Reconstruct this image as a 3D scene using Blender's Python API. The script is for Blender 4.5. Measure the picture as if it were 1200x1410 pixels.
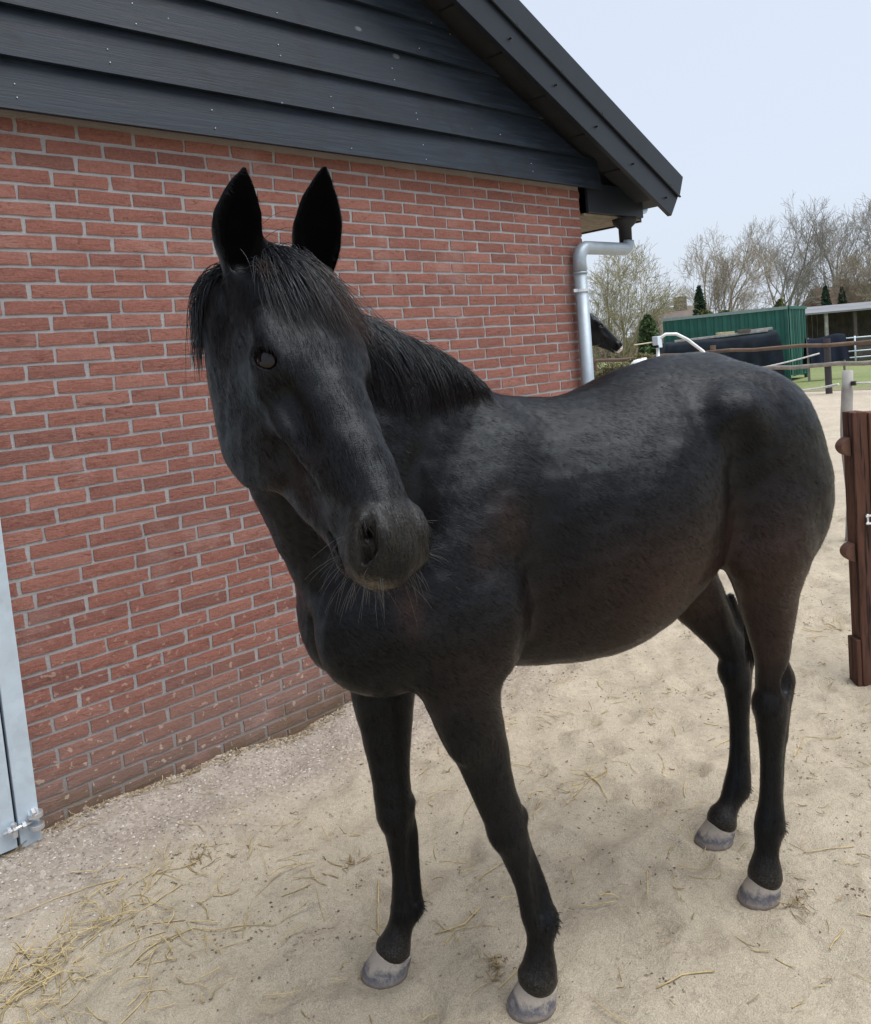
import bpy, bmesh, math, random
import numpy as np
from mathutils import Vector, Matrix, Quaternion

scene = bpy.context.scene
col = scene.collection
for _o in list(bpy.data.objects):
    bpy.data.objects.remove(_o, do_unlink=True)

# ------------------------------------------------------------------ camera
cam_data = bpy.data.cameras.new("camera")
cam = bpy.data.objects.new("camera", cam_data)
col.objects.link(cam)
cam_data.sensor_fit = 'HORIZONTAL'
cam_data.sensor_width = 36.0
cam_data.lens = 36.0 * 1164.36 / 1200.0
cam_data.shift_x = 0.0
cam_data.shift_y = -(705.0 - 598.33) / 1200.0
cam_data.clip_start = 0.05
cam_data.clip_end = 3000.0
cam.matrix_world = Matrix(((0.7178376, 0.11994678, -0.68580022, -1.2582),
                           (-0.69103978, 0.00292228, -0.72281082, -3.2939),
                           (-0.08469473, 0.99277602, 0.08498572, 1.6426),
                           (0, 0, 0, 1)))
scene.camera = cam

# ------------------------------------------------------------------ sky, sun, exposure
SUN_EL, SUN_AZ = 66.0, -62.0          # high thin overcast, brighter side behind the camera
world = bpy.data.worlds.new("World")
scene.world = world
world.use_nodes = True
wn, wl = world.node_tree.nodes, world.node_tree.links
for n in list(wn):
    wn.remove(n)
w_out = wn.new("ShaderNodeOutputWorld")
w_bg = wn.new("ShaderNodeBackground")
w_sky = wn.new("ShaderNodeTexSky")
w_sky.sky_type = 'NISHITA'
w_sky.sun_disc = False
w_sky.sun_elevation = math.radians(SUN_EL)
w_sky.sun_rotation = math.radians(90.0 - SUN_AZ)      # the node measures clockwise from +Y
w_sky.air_density = 1.0
w_sky.dust_density = 4.0
w_sky.ozone_density = 2.0
# an even cloud veil lies over the blue sky
w_mix = wn.new("ShaderNodeMix")
w_mix.data_type = 'RGBA'
w_mix.inputs[0].default_value = 0.78
w_mix.inputs[7].default_value = (5.5, 6.05, 6.95, 1.0)
wl.new(w_sky.outputs[0], w_mix.inputs[6])
wl.new(w_mix.outputs[2], w_bg.inputs[0])
w_bg.inputs[1].default_value = 0.057
wl.new(w_bg.outputs[0], w_out.inputs[0])

sun_data = bpy.data.lights.new("sun", 'SUN')
sun_data.energy = 1.5
sun_data.angle = math.radians(55.0)
sun_data.color = (1.0, 0.975, 0.94)
sun = bpy.data.objects.new("sun", sun_data)
col.objects.link(sun)
_sd = Vector((math.cos(math.radians(SUN_AZ)) * math.cos(math.radians(SUN_EL)),
              math.sin(math.radians(SUN_AZ)) * math.cos(math.radians(SUN_EL)),
              math.sin(math.radians(SUN_EL))))
sun.rotation_euler = _sd.to_track_quat('Z', 'Y').to_euler()
sun.location = (0, -6, 9)

scene.cycles.use_denoising = True
scene.cycles.max_bounces = 6
scene.cycles.diffuse_bounces = 3
scene.cycles.glossy_bounces = 2
scene.cycles.transmission_bounces = 2
scene.view_settings.view_transform = 'Standard'
scene.view_settings.look = 'None'
scene.view_settings.exposure = 1.42
scene.view_settings.gamma = 1.0
scene.view_settings.use_curve_mapping = False

# ------------------------------------------------------------------ helpers
def link(o, parent=None):
    col.objects.link(o)
    if parent is not None:
        o.parent = parent
    return o

def tag(o, label=None, cat=None, group=None, kind=None):
    if label: o["label"] = label
    if cat: o["category"] = cat
    if group: o["group"] = group
    if kind: o["kind"] = kind
    return o

def empty(name, loc=(0, 0, 0), rz=0.0, parent=None):
    o = bpy.data.objects.new(name, None)
    o.empty_display_size = 0.1
    o.location = loc
    o.rotation_euler = (0, 0, rz)
    return link(o, parent)

def mesh_obj(name, verts, faces, mat=None, parent=None, smooth=False):
    me = bpy.data.meshes.new(name)
    me.from_pydata([tuple(v) for v in verts], [], [tuple(f) for f in faces])
    me.update()
    if smooth:
        me.polygons.foreach_set("use_smooth", [True] * len(me.polygons))
    if mat is not None:
        me.materials.append(mat)
    return link(bpy.data.objects.new(name, me), parent)

def np_mesh(name, V, Fc, mat=None, parent=None, smooth=True):
    """V (n,3), Fc (m,k) with constant k"""
    me = bpy.data.meshes.new(name)
    V = np.ascontiguousarray(V, dtype=np.float32)
    Fc = np.ascontiguousarray(Fc, dtype=np.int32)
    k = Fc.shape[1]
    me.vertices.add(len(V)); me.vertices.foreach_set("co", V.ravel())
    me.loops.add(Fc.size); me.loops.foreach_set("vertex_index", Fc.ravel())
    me.polygons.add(len(Fc))
    me.polygons.foreach_set("loop_start", np.arange(0, Fc.size, k, dtype=np.int32))
    me.polygons.foreach_set("loop_total", np.full(len(Fc), k, dtype=np.int32))
    me.polygons.foreach_set("use_smooth", np.full(len(Fc), smooth))
    me.update(calc_edges=True); me.validate()
    if mat is not None:
        me.materials.append(mat)
    return link(bpy.data.objects.new(name, me), parent)

class MB:
    """collects simple solids, builds one mesh object"""
    def __init__(self):
        self.v, self.f = [], []
    def add(self, vs, fs):
        b = len(self.v)
        self.v += [tuple(p) for p in vs]
        self.f += [tuple(b + i for i in q) for q in fs]
        return self
    def box(self, x0, x1, y0, y1, z0, z1):
        return self.add([(x0, y0, z0), (x1, y0, z0), (x1, y1, z0), (x0, y1, z0),
                         (x0, y0, z1), (x1, y0, z1), (x1, y1, z1), (x0, y1, z1)],
                        [(0, 3, 2, 1), (4, 5, 6, 7), (0, 1, 5, 4), (1, 2, 6, 5), (2, 3, 7, 6), (3, 0, 4, 7)])
    def prism(self, poly, y0, y1):
        """poly of (x,z), extruded along y"""
        n = len(poly)
        vs = [(x, y0, z) for x, z in poly] + [(x, y1, z) for x, z in poly]
        fs = [tuple(range(n)), tuple(range(2 * n - 1, n - 1, -1))]
        fs += [(i, i + n, (i + 1) % n + n, (i + 1) % n) for i in range(n)]
        return self.add(vs, fs)
    def tube(self, pts, radii, seg=10, cap=True):
        pts = [Vector(p) for p in pts]
        if not hasattr(radii, '__len__'):
            radii = [radii] * len(pts)
        n = len(pts); rings = []
        t0 = (pts[1] - pts[0]).normalized()
        up = Vector((0, 0, 1)) if abs(t0.z) < 0.9 else Vector((1, 0, 0))
        s = t0.cross(up).normalized()
        b = len(self.v)
        for i in range(n):
            t = (pts[min(i + 1, n - 1)] - pts[max(i - 1, 0)]).normalized()
            s = (s - t * s.dot(t)).normalized()
            q = t.cross(s)
            for k in range(seg):
                a = 2 * math.pi * k / seg
                self.v.append(tuple(pts[i] + (s * math.cos(a) + q * math.sin(a)) * radii[i]))
        for i in range(n - 1):
            for k in range(seg):
                k2 = (k + 1) % seg
                self.f.append((b + i * seg + k, b + i * seg + k2, b + (i + 1) * seg + k2, b + (i + 1) * seg + k))
        if cap:
            self.f.append(tuple(b + k for k in range(seg - 1, -1, -1)))
            self.f.append(tuple(b + (n - 1) * seg + k for k in range(seg)))
        return self
    def build(self, name, mat=None, parent=None, smooth=False, bevel=0.0):
        o = mesh_obj(name, self.v, self.f, mat, parent, smooth)
        if bevel > 0:
            bm = bmesh.new(); bm.from_mesh(o.data)
            bmesh.ops.recalc_face_normals(bm, faces=bm.faces)
            bmesh.ops.bevel(bm, geom=[e for e in bm.edges if len(e.link_faces) == 2 and e.calc_face_angle(0) > 0.6],
                            offset=bevel, segments=2, affect='EDGES', profile=0.6)
            bm.to_mesh(o.data); bm.free()
        return o

# node-material helper
class NM:
    def __init__(self, name):
        self.m = bpy.data.materials.new(name)
        self.m.use_nodes = True
        self.t = self.m.node_tree
        for n in list(self.t.nodes):
            self.t.nodes.remove(n)
        self.out = self.t.nodes.new("ShaderNodeOutputMaterial")
        self.b = self.t.nodes.new("ShaderNodeBsdfPrincipled")
        self.t.links.new(self.b.outputs[0], self.out.inputs[0])
    def n(self, typ, **kw):
        nd = self.t.nodes.new("ShaderNode" + typ)
        for k, v in kw.items():
            setattr(nd, k, v)
        return nd
    def l(self, a, b):
        self.t.links.new(a, b)
    def set(self, **kw):
        for k, v in kw.items():
            self.b.inputs[k.replace('_', ' ')].default_value = v
    def val(self, sock, v):
        if hasattr(v, 'is_linked') or hasattr(v, 'links'):
            self.l(v, sock)
        else:
            sock.default_value = v
    def coord(self, kind='Object', scale=(1, 1, 1), rot=(0, 0, 0)):
        c = self.n("TexCoord"); mp = self.n("Mapping")
        mp.inputs[3].default_value = scale
        mp.inputs[2].default_value = rot
        self.l(c.outputs[kind], mp.inputs[0])
        return mp.outputs[0]
    def noise(self, vec, scale, detail=4, rough=0.55, dist=0.0):
        nd = self.n("TexNoise")
        nd.inputs['Scale'].default_value = scale
        nd.inputs['Detail'].default_value = detail
        nd.inputs['Roughness'].default_value = rough
        nd.inputs['Distortion'].default_value = dist
        if vec is not None: self.l(vec, nd.inputs['Vector'])
        return nd.outputs['Fac']
    def ramp(self, fac, stops, interp='LINEAR'):
        r = self.n("ValToRGB")
        r.color_ramp.interpolation = interp
        e = r.color_ramp.elements
        while len(e) < len(stops): e.new(0.5)
        for el, (p, c) in zip(e, stops):
            el.position = p
            el.color = c if len(c) == 4 else (*c, 1)
        self.l(fac, r.inputs[0])
        return r.outputs[0]
    def mix(self, fac, a, b, mode='MIX'):
        m = self.n("Mix"); m.data_type = 'RGBA'; m.blend_type = mode
        self.val(m.inputs[0], fac)
        for s, v in ((m.inputs[6], a), (m.inputs[7], b)):
            if isinstance(v, tuple): s.default_value = v if len(v) == 4 else (*v, 1)
            else: self.l(v, s)
        return m.outputs[2]
    def math(self, op, a, b=None, clamp=False):
        m = self.n("Math", operation=op); m.use_clamp = clamp
        self.val(m.inputs[0], a)
        if b is not None: self.val(m.inputs[1], b)
        return m.outputs[0]
    def mrange(self, v, a, b, c=0.0, d=1.0):
        m = self.n("MapRange")
        self.val(m.inputs[0], v)
        for i, x in enumerate((a, b, c, d)): m.inputs[1 + i].default_value = x
        return m.outputs[0]
    def bump(self, h, strength=0.3, dist=0.01, prev=None):
        b = self.n("Bump")
        b.inputs['Strength'].default_value = strength
        b.inputs['Distance'].default_value = dist
        self.l(h, b.inputs['Height'])
        if prev is not None: self.l(prev, b.inputs['Normal'])
        self.l(b.outputs[0], self.b.inputs['Normal'])
        return b.outputs[0]
    def color(self, c):
        if isinstance(c, tuple): self.b.inputs['Base Color'].default_value = c if len(c) == 4 else (*c, 1)
        else: self.l(c, self.b.inputs['Base Color'])

def plain(name, c, rough=0.7, metal=0.0, var=0.15, scale=12.0, bump=0.0, spec=0.5):
    m = NM(name)
    v = m.coord('Object')
    nz = m.noise(v, scale, 5)
    lo = tuple(x * (1 - var) for x in c); hi = tuple(min(1, x * (1 + var)) for x in c)
    m.color(m.ramp(nz, [(0.3, lo), (0.7, hi)]))
    m.set(Roughness=rough, Metallic=metal)
    m.b.inputs['Specular IOR Level'].default_value = spec
    if bump > 0: m.bump(m.noise(v, scale * 6, 4), bump, 0.004)
    return m.m

rng = random.Random(7)
nrg = np.random.default_rng(11)
# ------------------------------------------------------------------ materials of the setting
def world_pos(m):
    return m.n("NewGeometry").outputs['Position']

def make_sand():
    m = NM("sand")
    p = world_pos(m)
    sep = m.n("SeparateXYZ"); m.l(p, sep.inputs[0])
    big = m.noise(p, 0.9, 5, 0.6, 0.4)
    mid = m.noise(p, 5.0, 6, 0.65, 0.6)
    fine = m.noise(p, 42.0, 5, 0.7)
    grit = m.noise(p, 260.0, 3, 0.7)
    base = m.ramp(big, [(0.30, (0.385, 0.330, 0.240)), (0.52, (0.515, 0.450, 0.338)), (0.72, (0.61, 0.545, 0.42))])
    spots = m.ramp(mid, [(0.34, (0.46, 0.42, 0.38)), (0.46, (0.88, 0.86, 0.84)), (0.70, (1.16, 1.15, 1.13))])
    base = m.mix(1.0, base, spots, 'MULTIPLY')
    # small dark crumbs of dung and earth trodden in
    cr = m.noise(p, 16.0, 4, 0.75, 1.2)
    base = m.mix(m.mrange(cr, 0.57, 0.65, 0.0, 0.75), base, (0.16, 0.125, 0.095))
    cr2 = m.noise(p, 38.0, 3, 0.7, 0.8)
    base = m.mix(m.mrange(cr2, 0.60, 0.67, 0.0, 0.65), base, (0.15, 0.12, 0.095))
    base = m.mix(0.45, base, m.ramp(fine, [(0.3, (0.33, 0.28, 0.215)), (0.7, (0.66, 0.59, 0.48))]))
    base = m.mix(0.38, base, m.ramp(grit, [(0.32, (0.17, 0.145, 0.11)), (0.5, (0.46, 0.40, 0.30)), (0.7, (0.80, 0.74, 0.62))]))
    # crushed-shell and gravel strip along the wall: pinkish grey with pale chips
    wob = m.math('MULTIPLY', m.math('SUBTRACT', m.noise(p, 2.2, 4), 0.5), 0.9)
    edge = m.math('ADD', sep.outputs['Y'], wob)
    g = m.mrange(edge, -0.75, -0.30, 0.0, 0.85)
    g = m.math('MULTIPLY', g, m.mrange(sep.outputs['X'], 1.2, 3.0, 1.0, 0.35))
    vor = m.n("TexVoronoi"); vor.inputs['Scale'].default_value = 75.0; m.l(p, vor.inputs['Vector'])
    gc = m.ramp(vor.outputs['Color'], [(0.1, (0.24, 0.20, 0.165)), (0.45, (0.39, 0.33, 0.275)), (0.75, (0.48, 0.415, 0.355)), (0.93, (0.70, 0.65, 0.59))])
    gc = m.mix(0.45, gc, m.ramp(mid, [(0.3, (0.25, 0.21, 0.18)), (0.7, (0.45, 0.40, 0.36))]))
    base = m.mix(g, base, gc)
    m.color(base)
    m.set(Roughness=0.95)
    m.b.inputs['Specular IOR Level'].default_value = 0.15
    h = m.math('ADD', m.math('MULTIPLY', fine, 0.6), m.math('MULTIPLY', grit, 0.5))
    h = m.math('ADD', h, m.math('MULTIPLY', mid, 1.2))
    m.bump(h, 0.95, 0.016)
    return m.m
M_SAND = make_sand()

def make_grass():
    m = NM("grass_green")
    p = world_pos(m)
    a = m.noise(p, 0.5, 5, 0.6); b = m.noise(p, 8.0, 4, 0.6)
    c = m.ramp(a, [(0.3, (0.12, 0.155, 0.045)), (0.5, (0.165, 0.205, 0.065)), (0.75, (0.23, 0.235, 0.10))])
    c = m.mix(0.4, c, m.ramp(b, [(0.3, (0.075, 0.10, 0.035)), (0.7, (0.22, 0.25, 0.10))]))
    sp = m.n("SeparateXYZ"); m.l(p, sp.inputs[0])
    ed = m.math('ADD', sp.outputs['X'], m.math('MULTIPLY', m.math('SUBTRACT', m.noise(p, 0.8, 5, 0.65), 0.5), 6.0))
    c = m.mix(m.mrange(ed, 21.6, 23.4, 0.85, 0.0), c, (0.20, 0.165, 0.115))          # trodden edge
    m.color(c)
    m.set(Roughness=0.9)
    m.bump(b, 0.8, 0.05)
    return m.m
M_GRASS = make_grass()

def make_brick(per_island):
    m = NM("brick_red_joined" if per_island else "brick_red")
    p = world_pos(m)
    sep = m.n("SeparateXYZ"); m.l(p, sep.inputs[0])
    rnd = m.n("NewGeometry").outputs['Random Per Island'] if per_island else m.n("ObjectInfo").outputs['Random']
    tone = m.ramp(rnd, [(0.0, (0.150, 0.064, 0.055)), (0.12, (0.185, 0.074, 0.060)), (0.45, (0.215, 0.084, 0.065)), (0.8, (0.240, 0.098, 0.076)), (1.0, (0.265, 0.120, 0.097))])
    mp = m.n("Mapping"); mp.inputs[3].default_value = (1.0, 1.0, 3.4); m.l(p, mp.inputs[0])
    cr = m.noise(mp.outputs[0], 17.0, 6, 0.72, 1.1)
    fine = m.noise(p, 120.0, 4, 0.7)
    c = m.mix(m.mrange(cr, 0.36, 0.43, 0.80, 0.0), tone, (0.085, 0.034, 0.027))
    c = m.mix(m.mrange(cr, 0.58, 0.72, 0.0, 0.45), c, (0.37, 0.175, 0.135))
    c = m.mix(0.22, c, m.ramp(fine, [(0.3, (0.10, 0.04, 0.03)), (0.7, (0.50, 0.27, 0.21))]))
    # lime bloom on a few courses, splashed mud near the ground
    bl = m.noise(p, 2.6, 4, 0.6)
    c = m.mix(m.mrange(bl, 0.56, 0.75, 0.0, 0.30), c, (0.46, 0.36, 0.33))
    z = m.math('ADD', sep.outputs['Z'], m.math('MULTIPLY', m.math('SUBTRACT', m.noise(p, 5.0, 5, 0.65), 0.5), 0.55))
    c = m.mix(m.mrange(z, 0.10, 0.52, 0.62, 0.0), c, (0.205, 0.155, 0.130))
    moss = m.math('MULTIPLY', m.mrange(z, 0.0, 0.15, 1.0, 0.0), 0.7)
    c = m.mix(moss, c, (0.115, 0.082, 0.050))
    spl = m.noise(p, 34.0, 3, 0.55, 0.2)
    low = m.mrange(sep.outputs['Z'], 0.1, 1.15, 1.0, 0.0)
    c = m.mix(m.math('MULTIPLY', m.mrange(spl, 0.62, 0.66, 0.0, 0.75), low), c, (0.47, 0.37, 0.30))
    m.color(c)
    m.set(Roughness=0.88)
    m.b.inputs['Specular IOR Level'].default_value = 0.25
    m.bump(m.math('ADD', m.math('MULTIPLY', cr, 1.0), m.math('MULTIPLY', fine, 0.35)), 0.9, 0.006)
    return m.m
M_BRICK = make_brick(False)
M_BRICK_J = make_brick(True)

def make_mortar():
    m = NM("mortar")
    p = world_pos(m)
    sep = m.n("SeparateXYZ"); m.l(p, sep.inputs[0])
    a = m.noise(p, 9.0, 5, 0.6); f = m.noise(p, 130.0, 4, 0.7)
    c = m.ramp(a, [(0.3, (0.235, 0.228, 0.238)), (0.7, (0.36, 0.350, 0.362))])
    c = m.mix(0.25, c, m.ramp(f, [(0.3, (0.19, 0.17, 0.16)), (0.7, (0.50, 0.47, 0.46))]))
    z = m.math('ADD', sep.outputs['Z'], m.math('MULTIPLY', m.math('SUBTRACT', m.noise(p, 5.0, 5, 0.65), 0.5), 0.55))
    c = m.mix(m.mrange(z, 0.05, 0.50, 0.65, 0.0), c, (0.20, 0.165, 0.145))
    c = m.mix(m.math('MULTIPLY', m.mrange(z, -0.05, 0.10, 1.0, 0.0), 0.6), c, (0.19, 0.165, 0.10))
    # the topmost joint is smeared over and stained
    c = m.mix(m.mrange(sep.outputs['Z'], 2.635, 2.66, 0.0, 0.5), c, (0.26, 0.20, 0.16))
    m.color(c)
    m.set(Roughness=0.95)
    m.b.inputs['Specular IOR Level'].default_value = 0.2
    m.bump(m.math('ADD', f, m.math('MULTIPLY', a, 0.8)), 0.7, 0.005)
    return m.m
M_MORTAR = make_mortar()

def make_boards():
    m = NM("black_stained_wood")
    p = world_pos(m)
    rnd = m.n("ObjectInfo").outputs['Random']
    mp = m.n("Mapping"); mp.inputs[3].default_value = (0.9, 1.0, 14.0); m.l(p, mp.inputs[0])
    g = m.noise(mp.outputs[0], 3.2, 6, 0.65, 0.6)
    mp2 = m.n("Mapping"); mp2.inputs[3].default_value = (2.0, 1.0, 60.0); m.l(p, mp2.inputs[0])
    g2 = m.noise(mp2.outputs[0], 3.0, 4, 0.6)
    pat = m.noise(p, 3.5, 5, 0.6, 0.5)
    c = m.ramp(g, [(0.3, (0.0060, 0.0105, 0.0185)), (0.5, (0.0105, 0.0175, 0.0290)), (0.72, (0.024, 0.035, 0.050))])
    c = m.mix(m.mrange(pat, 0.50, 0.66, 0.0, 0.7), c, (0.006, 0.008, 0.011))
    c = m.mix(m.math('MULTIPLY', rnd, 0.25), c, (0.022, 0.030, 0.040))
    # a few pale knots and bird spots
    mk = m.n("Mapping"); mk.inputs[3].default_value = (1.0, 1.0, 1.8); m.l(p, mk.inputs[0])
    v = m.n("TexVoronoi"); v.inputs['Scale'].default_value = 2.3; v.inputs['Randomness'].default_value = 1.0
    m.l(mk.outputs[0], v.inputs['Vector'])
    c = m.mix(m.mrange(v.outputs['Distance'], 0.040, 0.062, 0.60, 0.0), c, (0.17, 0.185, 0.20))
    v2 = m.n("TexVoronoi"); v2.inputs['Scale'].default_value = 7.0
    m.l(p, v2.inputs['Vector'])
    c = m.mix(m.mrange(v2.outputs['Distance'], 0.022, 0.032, 0.7, 0.0), c, (0.34, 0.33, 0.31))
    m.color(c)
    rg = m.mrange(g, 0.3, 0.7, 0.42, 0.62)
    m.l(rg, m.b.inputs['Roughness'])
    m.b.inputs['Specular IOR Level'].default_value = 0.28
    m.bump(m.math('ADD', m.math('MULTIPLY', g2, 0.7), g), 0.35, 0.004)
    return m.m
M_BOARD = make_boards()
M_TRIM = plain("black_coated_trim", (0.0135, 0.018, 0.025), 0.42, 0.0, 0.12, 6.0, 0.03, 0.28)
M_DARKWOOD = plain("dark_soffit_wood", (0.014, 0.015, 0.017), 0.75, 0.0, 0.3, 9.0, 0.2)
M_ROOFTILE = plain("dark_roof_sheet", (0.030, 0.032, 0.036), 0.6, 0.0, 0.2, 4.0, 0.1)
M_SCREW = plain("black_screw", (0.008, 0.008, 0.009), 0.4)
M_PALEWOOD = plain("raw_soffit_edge", (0.19, 0.16, 0.11), 0.8, 0.0, 0.3, 20.0, 0.2)

def make_galv(name, c, rough=0.38, metal=0.75):
    m = NM(name)
    v = m.coord('Object')
    vo = m.n("TexVoronoi"); vo.inputs['Scale'].default_value = 38.0; m.l(v, vo.inputs['Vector'])
    n1 = m.noise(v, 7.0, 5, 0.6)
    lo = tuple(x * 0.86 for x in c); hi = tuple(x * 1.08 for x in c)
    cc = m.mix(0.3, m.ramp(n1, [(0.3, lo), (0.7, hi)]), m.ramp(vo.outputs['Color'], [(0.2, lo), (0.8, hi)]))
    m.color(cc)
    m.set(Metallic=metal)
    m.l(m.mrange(n1, 0.3, 0.7, rough - 0.06, rough + 0.12), m.b.inputs['Roughness'])
    m.bump(n1, 0.08, 0.004)
    return m.m
M_GALV = make_galv("galvanised_sheet", (0.50, 0.59, 0.67), 0.45, 0.30)
M_ZINC = make_galv("zinc_pipe", (0.34, 0.40, 0.45), 0.42, 0.40)
M_BOLT = make_galv("zinc_bolt", (0.70, 0.72, 0.74), 0.3, 0.8)

# ------------------------------------------------------------------ ground
def fbm(X, Y, seed=0):
    r = np.random.default_rng(seed); z = np.zeros_like(X)
    for amp, fr in ((0.012, 1.1), (0.010, 2.6), (0.008, 5.5), (0.006, 11.0), (0.0035, 21.0)):
        for k in range(4):
            a = r.uniform(0, 6.28); ph = r.uniform(0, 6.28)
            z += amp * 0.5 * np.sin((X * math.cos(a) + Y * math.sin(a)) * fr * 6.28 * r.uniform(0.7, 1.3) * 0.35 + ph)
    return z

HOOF_SPOTS = []
GROUND = {}
def ground_z(x, y):
    xs, ys, Z = GROUND['xs'], GROUND['ys'], GROUND['Z']
    x, y = np.atleast_1d(x), np.atleast_1d(y)
    i = np.clip(np.searchsorted(xs, x) - 1, 0, len(xs) - 2); j = np.clip(np.searchsorted(ys, y) - 1, 0, len(ys) - 2)
    u = np.clip((x - xs[i]) / (xs[i + 1] - xs[i]), 0, 1); v = np.clip((y - ys[j]) / (ys[j + 1] - ys[j]), 0, 1)
    return Z[i, j] * (1 - u) * (1 - v) + Z[i + 1, j] * u * (1 - v) + Z[i, j + 1] * (1 - u) * v + Z[i + 1, j + 1] * u * v
def build_ground():
    x0, x1, y0, y1, st = -3.0, 7.0, -5.0, 0.6, 0.025
    xs = np.arange(x0, x1 + 1e-6, st); ys = np.arange(y0, y1 + 1e-6, st)
    X, Y = np.meshgrid(xs, ys, indexing='ij')
    Z = fbm(X, Y, 3)
    r = np.random.default_rng(5)
    for i in range(560):                                   # hoof prints and scuffs
        cx, cy = r.uniform(x0, x1), r.uniform(y0, -0.35); a = r.uniform(0, 6.28)
        ra = r.uniform(0.035, 0.075); dep = r.uniform(0.008, 0.026)
        i0, i1 = np.searchsorted(xs, [cx - 0.25, cx + 0.25]); j0, j1 = np.searchsorted(ys, [cy - 0.25, cy + 0.25])
        dx, dy = X[i0:i1, j0:j1] - cx, Y[i0:i1, j0:j1] - cy
        u = (dx * math.cos(a) + dy * math.sin(a)) / (ra * 1.15); w = (-dx * math.sin(a) + dy * math.cos(a)) / ra
        q = np.sqrt(u * u + w * w)
        Z[i0:i1, j0:j1] += -dep * np.exp(-(q ** 4)) + dep * 0.55 * np.exp(-((q - 1.35) / 0.3) ** 2)
    Z += np.random.default_rng(8).normal(0, 0.0016, Z.shape)
    # level under the hooves and at the sheet's rim, slight ridge of washed sand at the wall foot
    for hx, hy in HOOF_SPOTS:
        q = np.hypot(X - hx, Y - hy)
        Z *= 1 - np.exp(-(q / 0.10) ** 4)
        Z -= 0.006 * np.exp(-(q / 0.085) ** 6)
        Z += 0.007 * np.exp(-((q - 0.105) / 0.03) ** 2)
    rim = np.minimum.reduce([X - x0, x1 - X, Y - y0, (y1 - Y) * 4]) / 0.5
    Z *= np.clip(rim, 0, 1)
    Z += 0.012 * np.exp(-((Y + 0.02) / 0.06) ** 2) * np.clip((x1 - X) / 0.5, 0, 1) * np.clip((X - x0) / 0.5, 0, 1)
    GROUND.update(xs=xs, ys=ys, Z=Z)
    nx, ny = X.shape
    V = np.stack([X, Y, Z], -1).reshape(-1, 3)
    idx = np.arange(nx * ny).reshape(nx, ny)
    Q = np.stack([idx[:-1, :-1], idx[1:, :-1], idx[1:, 1:], idx[:-1, 1:]], -1).reshape(-1, 4)
    b = len(V); S = 900.0
    ring = [(x0, y0), (x1, y0), (x1, y1), (x0, y1)]
    V = np.vstack([V, [(x, y, 0) for x, y in ring], [(-S, -S, 0), (S, -S, 0), (S, S, 0), (-S, S, 0)]])
    Q = np.vstack([Q, [(b + i, b + 4 + i, b + 4 + (i + 1) % 4, b + (i + 1) % 4)[::-1] for i in range(4)]])
    Q[-4:] = Q[-4:, ::-1]
    o = np_mesh("ground", V, Q, M_SAND)
    tag(o, kind="structure")
    return o
# ------------------------------------------------------------------ barn
CORNER_X, DOOR_X = 3.31, -0.345
COURSE, BRICK_L, WALL_H = 0.060, 0.222, 2.664
barn = empty("barn", (1.5, 0.0, 0.0))
tag(barn, "red brick barn with black weatherboarded gable and dark overhanging roof", "barn")
BX = 1.5     # children are given in the barn's own space: x shifted by BX

def lx(x): return x - BX

# mortar core
mb = MB()
mb.box(lx(DOOR_X), lx(CORNER_X - 0.004), 0.0, 0.20, -0.15, 2.70)
mb.box(lx(-3.2), lx(-1.75), 0.0, 0.20, -0.15, 2.70)
mb.box(lx(-1.75), lx(DOOR_X), 0.0, 0.20, 2.25, 2.70)
brick_wall = mb.build("brick_wall", M_MORTAR, barn)
mb = MB(); mb.box(lx(CORNER_X - 0.20), lx(CORNER_X - 0.004), 0.2, 8.0, -0.15, 2.70)
side_wall = mb.build("side_wall", M_BRICK, barn)

def brick_mesh(L, seed):
    r = random.Random(seed)
    nu, nv = 5, 3
    H = 0.0470
    V, F = [], []
    for j in range(nv + 0):
        for i in range(nu):
            u = (i / (nu - 1) - 0.5) * L; v = (j / (nv - 1) - 0.5) * H
            edge = i in (0, nu - 1) or j in (0, nv - 1)
            u += r.uniform(-.0022, .0022); v += r.uniform(-.0016, .0016)
            y = -0.0050 + r.uniform(-.0009, .0009) + (0.0012 if edge else 0)
            V.append((u, y, v))
    for j in range(nv - 1):
        for i in range(nu - 1):
            a = j * nu + i
            F.append((a, a + 1, a + nu + 1, a + nu))
    rim = [i for i in range(nu)] + [j * nu + nu - 1 for j in range(1, nv)] + [(nv - 1) * nu + i for i in range(nu - 2, -1, -1)] + [j * nu for j in range(nv - 2, 0, -1)]
    b = len(V)
    for k in rim:
        x, y, z = V[k]; V.append((x * 1.006, 0.012, z * 1.01))
    n = len(rim)
    for k in range(n):
        F.append((rim[k], b + k, b + (k + 1) % n, rim[(k + 1) % n]))
    return V, F

BL = {'full': 0.2075, 'half': 0.0970, 'three': 0.152}
brick_data = {}
for kind, L in BL.items():
    for s in range(8):
        V, F = brick_mesh(L, hash((len(kind), s)) & 0xffff)
        me = bpy.data.meshes.new("brick"); me.from_pydata(V, [], F); me.update()
        me.materials.append(M_BRICK)
        brick_data[(kind, s)] = (me, np.array(V), F)

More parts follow.
